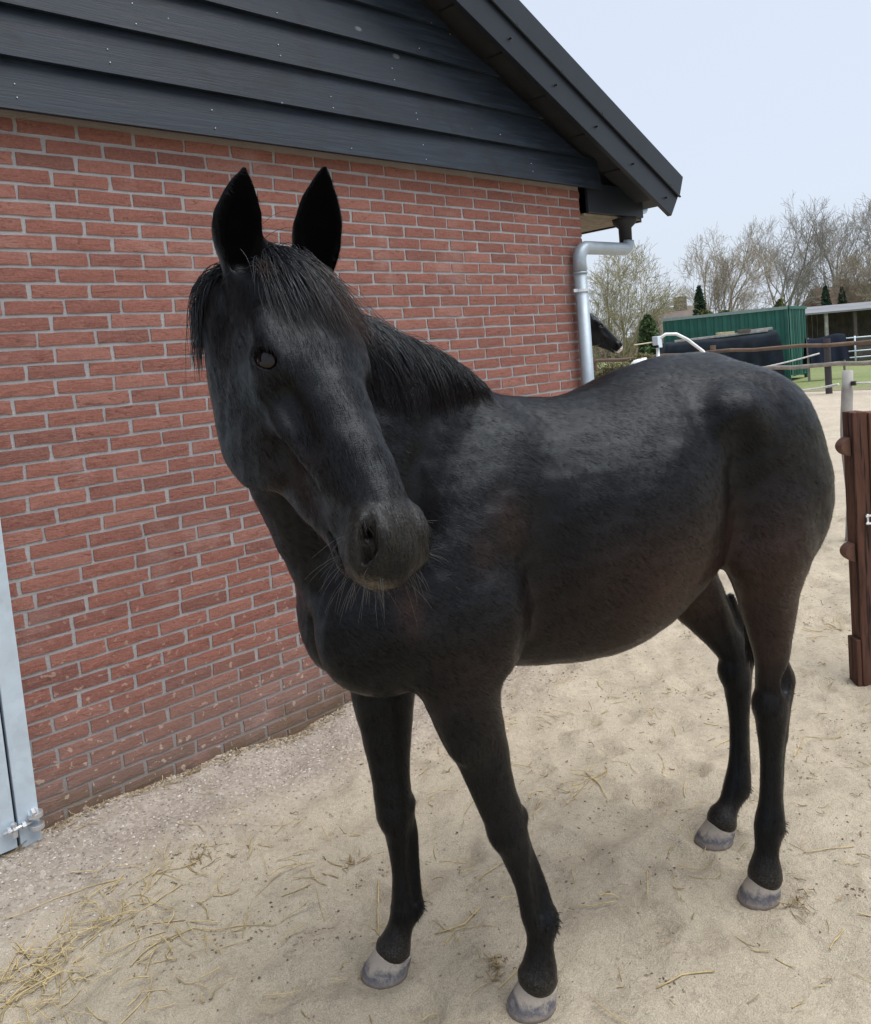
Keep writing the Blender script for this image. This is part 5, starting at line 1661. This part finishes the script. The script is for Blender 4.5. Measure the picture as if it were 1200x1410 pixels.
hd = flow(HP, HN) + rc.normal(0, 0.11, (nh, 3)); hd -= (hd * HN).sum(1)[:, None] * HN; hd /= np.maximum(np.linalg.norm(hd, axis=1), 1e-6)[:, None]
keep = (HP[:, 2] > 0.10) & (ear[Q[qi, 0]] < 0.6); HP, HN, hd = HP[keep], HN[keep], hd[keep]; nh = len(HP)
hs = np.cross(hd, HN); hl = rc.uniform(0.010, 0.024, (nh, 1)); hw = 0.00048
tipv = HP + hd * hl + HN * (hl * rc.uniform(0.03, 0.13, (nh, 1)))
HV = np.stack([HP - hs * hw - HN * 0.0006, HP + hs * hw - HN * 0.0006, tipv], 1).reshape(-1, 3)
coat = np_mesh("coat_hair", HV, np.arange(3 * nh).reshape(nh, 3), M_COAT_HAIR, horse, smooth=False)
ht = np.stack([np.clip(brown, 0, 1), np.clip(dust, 0, 0.9), 0 * dust], 1)[Q[qi, 0]][keep]
ht[:, 2] = 0.12 + 0.62 * rc.uniform(0, 1, nh) ** 1.4
set_tone(coat, np.repeat(ht, 3, axis=0).astype(np.float32)); tag(coat, kind="stuff")
coat.data.polygons.foreach_set("use_smooth", np.ones(nh, bool))
hn = HN + rc.normal(0, 0.10, (nh, 3)); hn /= np.linalg.norm(hn, axis=1)[:, None]
coat.data.normals_split_custom_set_from_vertices(np.repeat(hn, 3, axis=0).astype(np.float32))
for sg in (1, -1):
    put_eye(horse, HEAD_R, HEAD_T, HEAD_S, sg)
hoof(horse, (0.360, 0.143), (0.341, 0.152), 0.05, 0.061)
hoof(horse, (0.640, -0.165), (0.610, -0.156), 0.0, 0.063)
hoof(horse, (-0.428, 0.134), (-0.446, 0.144), 0.12, 0.059)
hoof(horse, (-0.525, -0.152), (-0.556, -0.144), -0.05, 0.060)

# --- mane along the crest, falling to the near side
r = np.random.default_rng(77)
NKP = catmull([(*p, a, b) for p, a, b in NECK], 200)
NS = neck_sides(NECK, 200); NT = np.gradient(NKP[:, :3], axis=0); NT /= np.linalg.norm(NT, axis=1)[:, None]; NB = np.cross(NT, NS)
crest = NKP[:, :3] + NB * NKP[:, 3:4]
def crest_roots(n, t0, t1, lat, seed):
    r = np.random.default_rng(seed)
    t = r.uniform(t0, t1, n); i = (t * 199).astype(int)
    ph = r.normal(0, lat, n)
    P = NKP[i, :3] + NB[i] * (NKP[i, 3:4] * np.cos(ph)[:, None]) + NS[i] * (NKP[i, 4:5] * np.sin(ph)[:, None] * 1.0)
    return P, i, t
R0, i0, t0_ = crest_roots(5600, 0.20, 0.80, 0.20, 1)
# settle the roots on the skin
for it in range(3):
    dd = SC.eval_all(R0, 0.25); e = 0.004
    G = np.stack([SC.eval_all(R0 + np.eye(3)[a] * e, 0.25) - dd for a in range(3)], 1) / e
    R0 = R0 - G * np.clip(dd + 0.004, -0.03, 0.03)[:, None]
ln = (0.335 + 0.02 * np.sin(t0_ * 23) + r.normal(0, 0.040, len(t0_))) * np.interp(t0_, [0.20, 0.34, 0.55, 0.8], [0.20, 0.48, 0.88, 0.95])
D0 = NB[i0] * 0.30 + NS[i0] * 0.90 + r.normal(0, 0.14, (len(i0), 3))
lay = r.uniform(0, 0.013, len(i0)) * np.interp(t0_, [0.2, 0.5], [0.3, 1.0])
Pm = grow_hair(SC, R0, D0, np.maximum(ln, 0.05), 12, 0.30, 0.002, 0.04, 3, lay)
Pm = clump(Pm, 22, 0.45, 5)
strands_mesh("mane", Pm, 0.0009, M_HAIR, horse, 0.2, 3, np.clip(r.normal(0.12, 0.15, len(i0)), 0, 0.6))
# hair over the poll on the far side, hanging beside the cheek
R1, i1, t1_ = crest_roots(800, 0.80, 0.955, 0.30, 9)
for it in range(3):
    dd = SC.eval_all(R1, 0.25); e = 0.004
    G = np.stack([SC.eval_all(R1 + np.eye(3)[a] * e, 0.25) - dd for a in range(3)], 1) / e
    R1 = R1 - G * np.clip(dd + 0.004, -0.03, 0.03)[:, None]
D1 = NB[i1] * 0.20 - NS[i1] * 0.35 + r.normal(0, 0.12, (len(i1), 3)) + np.array([0.0, 0.15, -0.2])
P1 = grow_hair(SC, R1, D1, r.normal(0.165, 0.03, len(i1)).clip(0.08), 11, 0.55, 0.002, 0.05, 4, r.uniform(0, 0.014, len(i1)))
P1 = P1[:, keep_clear(P1)]; P1 = P1[:, SC.eval_all(P1[-1], 0.25) < 0.035]; P1 = clump(P1, 14, 0.5, 6)
strands_mesh("poll_mane", P1, 0.0009, M_HAIR, horse, 0.2, 3, np.full(P1.shape[1], 0.1))
# --- forelock between the ears
n = 850
hx = lambda x, y, z: HEAD_T[None] + (np.stack([x, y, z], 1) * HEAD_S) @ HEAD_R.T
yy = r.normal(0, 0.026, n).clip(-0.055, 0.055); xx = r.uniform(-0.035, 0.035, n)
R2 = hx(xx, yy, np.full(n, -0.01) - 6 * yy ** 2)
for it in range(4):
    dd = SC.eval_all(R2, 0.25); e = 0.004
    G = np.stack([SC.eval_all(R2 + np.eye(3)[a] * e, 0.25) - dd for a in range(3)], 1) / e
    R2 = R2 - G * np.clip(dd + 0.003, -0.03, 0.03)[:, None]
D2 = (np.stack([1.0 + 0 * yy, 5.0 * yy + 0.12 + r.normal(0, 0.20, n), 0.28 + r.normal(0, 0.10, n)], 1)) @ HEAD_R.T
L2 = r.normal(0.165, 0.05, n).clip(0.05, 0.26)
tgt = (np.array([[0.55, 0.22, 0.0]]) @ HEAD_R.T) * 0.5
P2 = grow_hair(SC, R2, D2, L2, 10, 0.16, 0.001, 0.05, 5, r.uniform(0, 0.010, n), tgt)
P2 = clump(P2, 12, 0.5, 8)
strands_mesh("forelock", P2, 0.0007, M_HAIR, horse, 0.2, 3, np.clip((yy + 0.025) / 0.04, 0.15, 1.0) * r.uniform(0.5, 1.0, n))
# tuft of hair inside the near ear base
n = 90
R3 = hx(r.normal(0.02, 0.008, n), r.normal(-0.052, 0.006, n), np.full(n, -0.03))
D3 = (np.stack([0.6 + r.normal(0, .2, n), -0.1 + r.normal(0, .2, n), 0.9 + 0 * np.zeros(n)], 1)) @ HEAD_R.T
P3 = grow_hair(SC, R3, D3, r.uniform(0.03, 0.06, n), 6, 0.15, 0.001, 0.06, 6)
strands_mesh("ear_tuft", P3, 0.0009, M_HAIR, horse, 0.2, 3, np.full(n, 0.9))
# --- whiskers round the lips and chin
n = 120
th = r.uniform(0, 1, n)
wx = np.where(th < 0.55, r.uniform(0.48, 0.57, n), r.uniform(0.50, 0.58, n)); wy = r.choice([-1, 1], n) * r.uniform(0.015, 0.055, n); wz = np.where(th < 0.6, r.uniform(-0.165, -0.12, n), r.uniform(-0.11, -0.07, n))
R4 = hx(wx, wy, wz)
for it in range(4):
    dd = SC.eval_all(R4, 0.25); e = 0.004
    G = np.stack([SC.eval_all(R4 + np.eye(3)[a] * e, 0.25) - dd for a in range(3)], 1) / e
    G /= np.maximum(np.linalg.norm(G, axis=1), 0.3)[:, None]
    R4 = R4 - G * np.clip(dd, -0.03, 0.03)[:, None]
P4 = grow_hair(SC, R4, G * 1.0 + np.array([0, 0, -0.3]) + r.normal(0, 0.22, (n, 3)), r.uniform(0.02, 0.075, n), 7, 0.10, 0.0, 0.04, 7)
strands_mesh("whiskers", P4, 0.00030, M_WHISK, horse, 0.3, 3, np.full(n, 0.6))
# --- fetlock feathers
RR, DD, LL = [], [], []
for (fx, fy, fz) in ((0.296, 0.154, 0.212), (0.540, -0.150, 0.163), (-0.497, 0.147, 0.203), (-0.648, -0.142, 0.150)):
    k = 46
    RR.append(np.array([fx, fy, fz]) + r.normal(0, 1, (k, 3)) * [0.006, 0.014, 0.014]); DD.append(np.tile([-0.55, 0, -0.6], (k, 1)) + r.normal(0, .15, (k, 3))); LL.append(r.uniform(0.006, 0.018, k))
P5 = grow_hair(SC, np.vstack(RR), np.vstack(DD), np.concatenate(LL), 6, 0.2, 0.001, 0.04, 9)
o_ = strands_mesh("fetlock_hair", P5, 0.0010, M_HAIR, horse, 0.2, 3, np.full(len(P5[0]), 0.1)); tag(o_, kind="stuff")
# --- tail, hanging close behind the thighs
n = 800
path = catmull(np.array([(-0.690, 0, 1.46), (-0.752, -0.012, 1.38), (-0.772, -0.03, 1.25), (-0.758, -0.045, 1.10), (-0.715, -0.05, 0.95), (-0.665, -0.05, 0.82), (-0.640, -0.05, 0.70), (-0.635, -0.05, 0.60)]), 16)
wid = np.interp(np.linspace(0, 1, 16), [0, 0.2, 0.6, 1], [0.012, 0.028, 0.034, 0.022])
off = r.normal(0, 1, (n, 3)); off *= (r.uniform(0.2, 1, (n, 1)) / np.linalg.norm(off, axis=1)[:, None])
P6 = path[:, None, :] + off[None] * wid[:, None, None] + r.normal(0, 0.002, (16, n, 3))
cut = r.uniform(0.82, 1.0, n)
tt = np.linspace(0, 1, 16)[:, None] * cut[None] * 15
i_ = np.minimum(tt.astype(int), 14); fr6 = (tt - i_)[..., None]; jj = np.arange(n)[None]
P6 = P6[i_, jj] * (1 - fr6) + P6[i_ + 1, jj] * fr6
strands_mesh("tail", P6, 0.0019, M_HAIR, horse, 0.3, 3, np.full(n, 0.1))
# ------------------------------------------------------------------ second horse, standing beside the barn
def sculpt_far():
    S = Sculpt()
    tor = []
    for f, top, bot, w in ((0.60, 1.27, 0.95, 0.13), (0.45, 1.44, 0.88, 0.19), (0.25, 1.56, 0.84, 0.24), (0.0, 1.53, 0.82, 0.28), (-0.3, 1.56, 0.88, 0.28), (-0.45, 1.58, 0.95, 0.27), (-0.6, 1.54, 1.02, 0.23), (-0.74, 1.38, 1.1, 0.12)):
        tor.append((f, 0, (top + bot) / 2, (top - bot) / 2, w))
    S.barrel(tor, k=0.03)
    a = math.radians(-49)                                     # slope of the face
    R = np.array([[math.cos(a), 0, -math.sin(a)], [0, 1, 0], [math.sin(a), 0, math.cos(a)]])
    T = np.array([1.11, 0.0, 2.15]); s = 1.16
    hp = lambda x, y, z: T + R @ (np.array([x, y, z]) * s)
    nk = [((0.36, 0, 1.24), 0.29, 0.15), ((0.58, 0, 1.42), 0.25, 0.13), ((0.80, 0, 1.62), 0.19, 0.10), (tuple(hp(-0.02, 0, -0.20)), 0.15, 0.08), (tuple(hp(0.07, 0, -0.12)), 0.11, 0.075)]
    S.chain([(*p, x, y) for p, x, y in nk], side=(0, 1, 0), k=0.06, n=50)
    for q in (1, -1):
        S.ell((0.50, 0.13 * q, 1.10), (0.2, 0.12, 0.24), k=0.07); S.ell((-0.52, 0.13 * q, 1.2), (0.22, 0.14, 0.32), k=0.06)
        S.chain([(0.46, 0.16 * q, 0.95, 0.11, 0.08), (0.46, 0.15 * q, 0.75, 0.075, 0.06), (0.46, 0.14 * q, 0.48, 0.05, 0.046), (0.46, 0.14 * q, 0.30, 0.033, 0.027), (0.46, 0.14 * q, 0.2, 0.04, 0.035), (0.49, 0.14 * q, 0.08, 0.045, 0.045)], k=0.04, n=30)
        S.chain([(-0.46, 0.17 * q, 1.05, 0.15, 0.09), (-0.52, 0.16 * q, 0.85, 0.09, 0.07), (-0.62, 0.15 * q, 0.60, 0.052, 0.043), (-0.62, 0.14 * q, 0.35, 0.033, 0.027), (-0.62, 0.14 * q, 0.2, 0.04, 0.035), (-0.58, 0.14 * q, 0.08, 0.045, 0.045)], k=0.045, n=30)
    add_head(S, R, T, s)
    for q in (1, -1):
        add_ear(S, hp(0.0, 0.062 * q, -0.055), hp(-0.155, 0.070 * q, 0.035), R @ np.array([0.2, 0.4 * q, 0.9]))
    return S, R, T, s
SF, RF, TF, sF = sculpt_far()
fh = empty("dark_horse", (7.585, 4.375, 0), math.radians(-47)); tag(fh, "dark horse with white muzzle looking out beside the downpipe", "horse")
V, Q = SF.mesh(0.0125, 4)
fb = np_mesh("body", V, Q, make_coat("dark_coat"), fh)
h2 = ((V - TF) @ RF) / sF
white = np.clip((h2[:, 0] - 0.530) / 0.03, 0, 1) * (np.abs(h2[:, 1]) < 0.1) * (h2[:, 2] > -0.25)
set_tone(fb, np.stack([0 * white, 0 * white, 0 * white], 1).astype(np.float32))
wm = plain("white_muzzle_hair", (0.55, 0.52, 0.50), 0.8)
fb.data.materials.append(wm)
pm = (white[Q].mean(1) > 0.5).astype(np.int32); fb.data.polygons.foreach_set("material_index", pm)
for q in (1, -1): put_eye(fh, RF, TF, sF, q)
for f, l in ((0.50, 0.14), (0.50, -0.14), (-0.57, 0.14), (-0.57, -0.14)): hoof(fh, (f, l), (f - 0.02, l), 0, 0.064)
rr = np.random.default_rng(3); n = 700
t = rr.uniform(0, 1, n); Rm = np.stack([0.42 + 0.66 * t, rr.normal(0, 0.012, n), 1.62 + 0.42 * t], 1)
for it in range(5):
    dd = SF.eval_all(Rm, 0.1); e = 0.006
    G = np.stack([SF.eval_all(Rm + np.eye(3)[a] * e, 0.1) - dd for a in range(3)], 1) / e
    Rm = Rm - G * np.clip(dd, -0.05, 0.05)[:, None]
Pf = grow_hair(SF, Rm, np.tile([-0.3, -0.7, 0.6], (n, 1)) + rr.normal(0, .15, (n, 3)), rr.uniform(0.10, 0.17, n), 7, 0.4, 0.003, 0.05, 3)
strands_mesh("mane", Pf, 0.0028, M_HAIR, fh, 0.2, 3, np.zeros(n))
# ------------------------------------------------------------------ straw, crumbs, pebbles
M_STRAW = plain("straw_gold", (0.42, 0.33, 0.16), 0.7, 0, 0.35, 30.0)
M_STRAW_D = plain("straw_dull", (0.26, 0.19, 0.095), 0.8, 0, 0.4, 30.0)
def straw_segs(cx, cy, n, sx, sy, seed, lmin=0.03, lmax=0.16, ang=None, rad=0.0013):
    r = np.random.default_rng(seed); segs = []
    for i in range(n):
        x, y = cx + r.normal(0, sx), cy + r.normal(0, sy)
        if y > -0.04: y = -0.04 - abs(r.normal(0, 0.03))
        a = r.uniform(0, math.pi) if ang is None else r.normal(ang, 0.5)
        L = r.uniform(lmin, lmax); z = float(ground_z(x, y)[0]) + 0.003 + r.uniform(0, 0.010); rr = rad * r.uniform(0.7, 1.6)
        p = np.array([x, y, z]); d = np.array([math.cos(a), math.sin(a), 0])
        k = 3; bend = r.normal(0, 0.25)
        for j in range(k):
            a2 = a + bend * j; q = p + np.array([math.cos(a2), math.sin(a2), 0]) * L / k; q[2] = max(float(ground_z(q[0], q[1])[0]) + 0.0025, p[2] + r.normal(0, 0.005))
            segs.append((*p, *q, rr, rr)); p = q
    return segs
def lay_on_ground(ps):
    out = []
    for (x0, y0), (x1, y1) in zip(ps[:-1], ps[1:]):
        n = max(2, int(math.hypot(x1 - x0, y1 - y0) / 0.03))
        out += [(x0 + (x1 - x0) * k / n, y0 + (y1 - y0) * k / n) for k in range(n)]
    out.append(ps[-1])
    z = ground_z(np.array([a for a, b in out]), np.array([b for a, b in out]))
    z = np.maximum(z, np.convolve(np.pad(z, 1, 'edge'), [0.33, 0.34, 0.33], 'valid')) + 0.004
    return [(a, b, float(c)) for (a, b), c in zip(out, z)]
def straw(name, label, segs, mat, kind=None):
    V, Q = tubes_np(segs, 4); o = np_mesh(name, V, Q, mat, None); tag(o, label, "straw", kind=kind); return o
sg = straw_segs(0.3, -1.9, 260, 1.3, 0.9, 1, 0.02, 0.12) + straw_segs(2.2, -1.6, 150, 1.2, 0.9, 2, 0.02, 0.11) + straw_segs(-0.4, -0.95, 120, 0.35, 0.25, 3, 0.03, 0.15)
straw("scattered_straw", "loose straw stalks scattered over the yard sand", sg, M_STRAW, "stuff")
sg = straw_segs(0.3, -2.0, 260, 1.4, 0.9, 11, 0.008, 0.04) + straw_segs(2.2, -1.4, 200, 1.2, 0.9, 12, 0.008, 0.04) + straw_segs(0.9, -0.06, 260, 0.9, 0.015, 13, 0.008, 0.05, 0.0)
straw("straw_chaff", "short dull chaff trodden into the yard sand", sg, M_STRAW_D, "stuff")
CL = [
    (-0.440, -0.711, 75, 0.170, 0.085, 0.020, 0.180, 'large loose straw patch at the lower left of the yard'),
    (-0.594, -0.787, 45, 0.090, 0.060, 0.020, 0.160, 'straw patch at the left picture edge below the steel door'),
    (-0.020, -0.680, 26, 0.050, 0.030, 0.010, 0.060, 'dull straw tuft on the gravel strip left of the black horse'),
    (0.312, -1.068, 16, 0.025, 0.018, 0.010, 0.050, 'tiny straw tuft beside the far fore leg'),
    (0.244, -1.772, 30, 0.022, 0.022, 0.008, 0.035, 'small round straw tuft between the two fore hooves'),
    (1.234, -1.370, 14, 0.050, 0.030, 0.020, 0.110, 'crossed straw stalks on the sand below the belly'),
    (0.990, -2.289, 26, 0.030, 0.025, 0.010, 0.060, 'small straw tuft beside the near hind hoof'),
    (3.333, -1.471, 12, 0.050, 0.030, 0.030, 0.120, 'few straw stalks at the foot of the brown gate post'),
]
for i, (x, y, n, sx, sy, a, b, lab) in enumerate(CL):
    straw('straw_tuft', lab, straw_segs(x, y, n, sx, sy, 100 + i, a, b), M_STRAW if i in (0, 1, 5, 7) else M_STRAW_D, "stuff")
STK = [
    ([(0.304, -1.203), (0.215, -1.305), (0.137, -1.401)], 'golden straw stalk standing out behind the far fore leg'),
    ([(-0.344, -0.941), (-0.220, -0.970), (-0.124, -1.067), (-0.048, -1.154)], 'long bent straw stalk left of the far fore hoof'),
    ([(-0.588, -0.414), (-0.471, -0.428), (-0.345, -0.470), (-0.250, -0.546)], 'long thin straw stalk below the steel door'),
    ([(0.456, -2.130), (0.527, -2.160), (0.601, -2.212)], 'pale straw stalk on the sand right of the near fore hoof'),
    ([(1.216, -2.187), (1.281, -2.232), (1.342, -2.291)], 'single pale straw stalk right of the near hind hoof'),
    ([(1.085, -1.395), (1.229, -1.363), (1.332, -1.378)], 'straw stalk slanting up beneath the belly'),
    ([(1.279, -1.306), (1.232, -1.395), (1.175, -1.480)], 'brown straw stalk crossing under the belly'),
    ([(0.476, -1.494), (0.545, -1.486), (0.628, -1.481)], 'short straw stalk left of the near fore cannon'),
    ([(1.868, -1.888), (2.064, -1.834), (2.135, -1.957)], 'kinked straw stalk right of the near hock'),
    ([(0.244, -1.532), (0.325, -1.571), (0.402, -1.563)], 'thin straw stalk between the fore legs'),
    ([(-0.128, -0.655), (-0.078, -0.673), (-0.031, -0.674)], 'short bright straw stalk on the gravel by the wall'),
    ([(-0.371, -0.760), (-0.244, -0.765), (-0.146, -0.743)], 'straw stalk slanting up from the large straw patch'),
]
for i, (ps, lab) in enumerate(STK):
    m_ = MB(); k = len(ps)
    m_.tube(lay_on_ground(ps), 0.0021 if i % 3 == 0 else 0.0015, 6)
    o = m_.build("straw_stalk", M_STRAW, None, smooth=True); tag(o, lab, "straw", "single straw stalks on the sand")
# chips and pebbles
def pebbles(name, label, n, fn, smin, smax, mat, seed):
    r = np.random.default_rng(seed)
    base = np.array([(1, 0, 0), (-1, 0, 0), (0, 1, 0), (0, -1, 0), (0, 0, 1), (0, 0, -1)], float)
    tri = np.array([(0, 2, 4), (2, 1, 4), (1, 3, 4), (3, 0, 4), (2, 0, 5), (1, 2, 5), (3, 1, 5), (0, 3, 5)])
    xy = fn(r, n); s = r.uniform(smin, smax, (n, 1, 1)) * r.uniform(0.5, 1.3, (n, 1, 3)); s[:, :, 2] *= 0.6
    a = r.uniform(0, 6.28, n); ca, sa = np.cos(a), np.sin(a)
    P = base[None] * s + r.normal(0, 0.15, (n, 6, 3)) * s
    X = P[:, :, 0] * ca[:, None] - P[:, :, 1] * sa[:, None]; Y = P[:, :, 0] * sa[:, None] + P[:, :, 1] * ca[:, None]
    V = np.stack([X + xy[:, :1], Y + xy[:, 1:2], P[:, :, 2] + ground_z(xy[:, 0], xy[:, 1])[:, None] + 0.001], -1).reshape(-1, 3)
    F = (tri[None] + 6 * np.arange(n)[:, None, None]).reshape(-1, 3)
    o = np_mesh(name, V, F, mat, None, smooth=False); tag(o, label, "gravel", kind="stuff"); return o
def make_chip():
    m = NM("shell_chips"); rnd = m.n("NewGeometry").outputs['Random Per Island']
    m.color(m.ramp(rnd, [(0.0, (0.16, 0.13, 0.115)), (0.4, (0.33, 0.28, 0.25)), (0.8, (0.43, 0.38, 0.33)), (1.0, (0.60, 0.56, 0.51))])); m.set(Roughness=0.85)
    return m.m
M_CHIP = make_chip()
pebbles("gravel_chips", "pinkish grey gravel and shell chips along the wall foot", 10000, lambda r, n: np.stack([r.uniform(-1.2, 3.0, n), -0.02 - np.abs(r.normal(0, 0.30, n))], 1), 0.002, 0.0065, M_CHIP, 3)
def crumb_xy(r, n):
    k = 260
    c = np.stack([r.uniform(-1.6, 4.5, k), r.uniform(-3.6, -0.2, k)], 1); i = r.integers(0, k, n)
    return c[i] + r.normal(0, 1, (n, 2)) * r.uniform(0.01, 0.16, (k, 1))[i]
def make_crumb():
    m = NM("earth_crumbs"); rnd = m.n("NewGeometry").outputs['Random Per Island']
    m.color(m.ramp(rnd, [(0.0, (0.085, 0.063, 0.045)), (0.45, (0.19, 0.15, 0.11)), (1.0, (0.42, 0.36, 0.27))])); m.set(Roughness=0.95)
    return m.m
pebbles("earth_crumbs", "small crumbs of earth and dung scattered on the sand", 5200, crumb_xy, 0.0015, 0.0062, make_crumb(), 6)

pebbles("wall_foot_earth", "dark earth and litter gathered along the wall foot", 2600, lambda r, n: np.stack([r.uniform(-0.34, 3.2, n), -0.006 - np.abs(r.normal(0, 0.022, n))], 1), 0.003, 0.010, make_crumb(), 16)
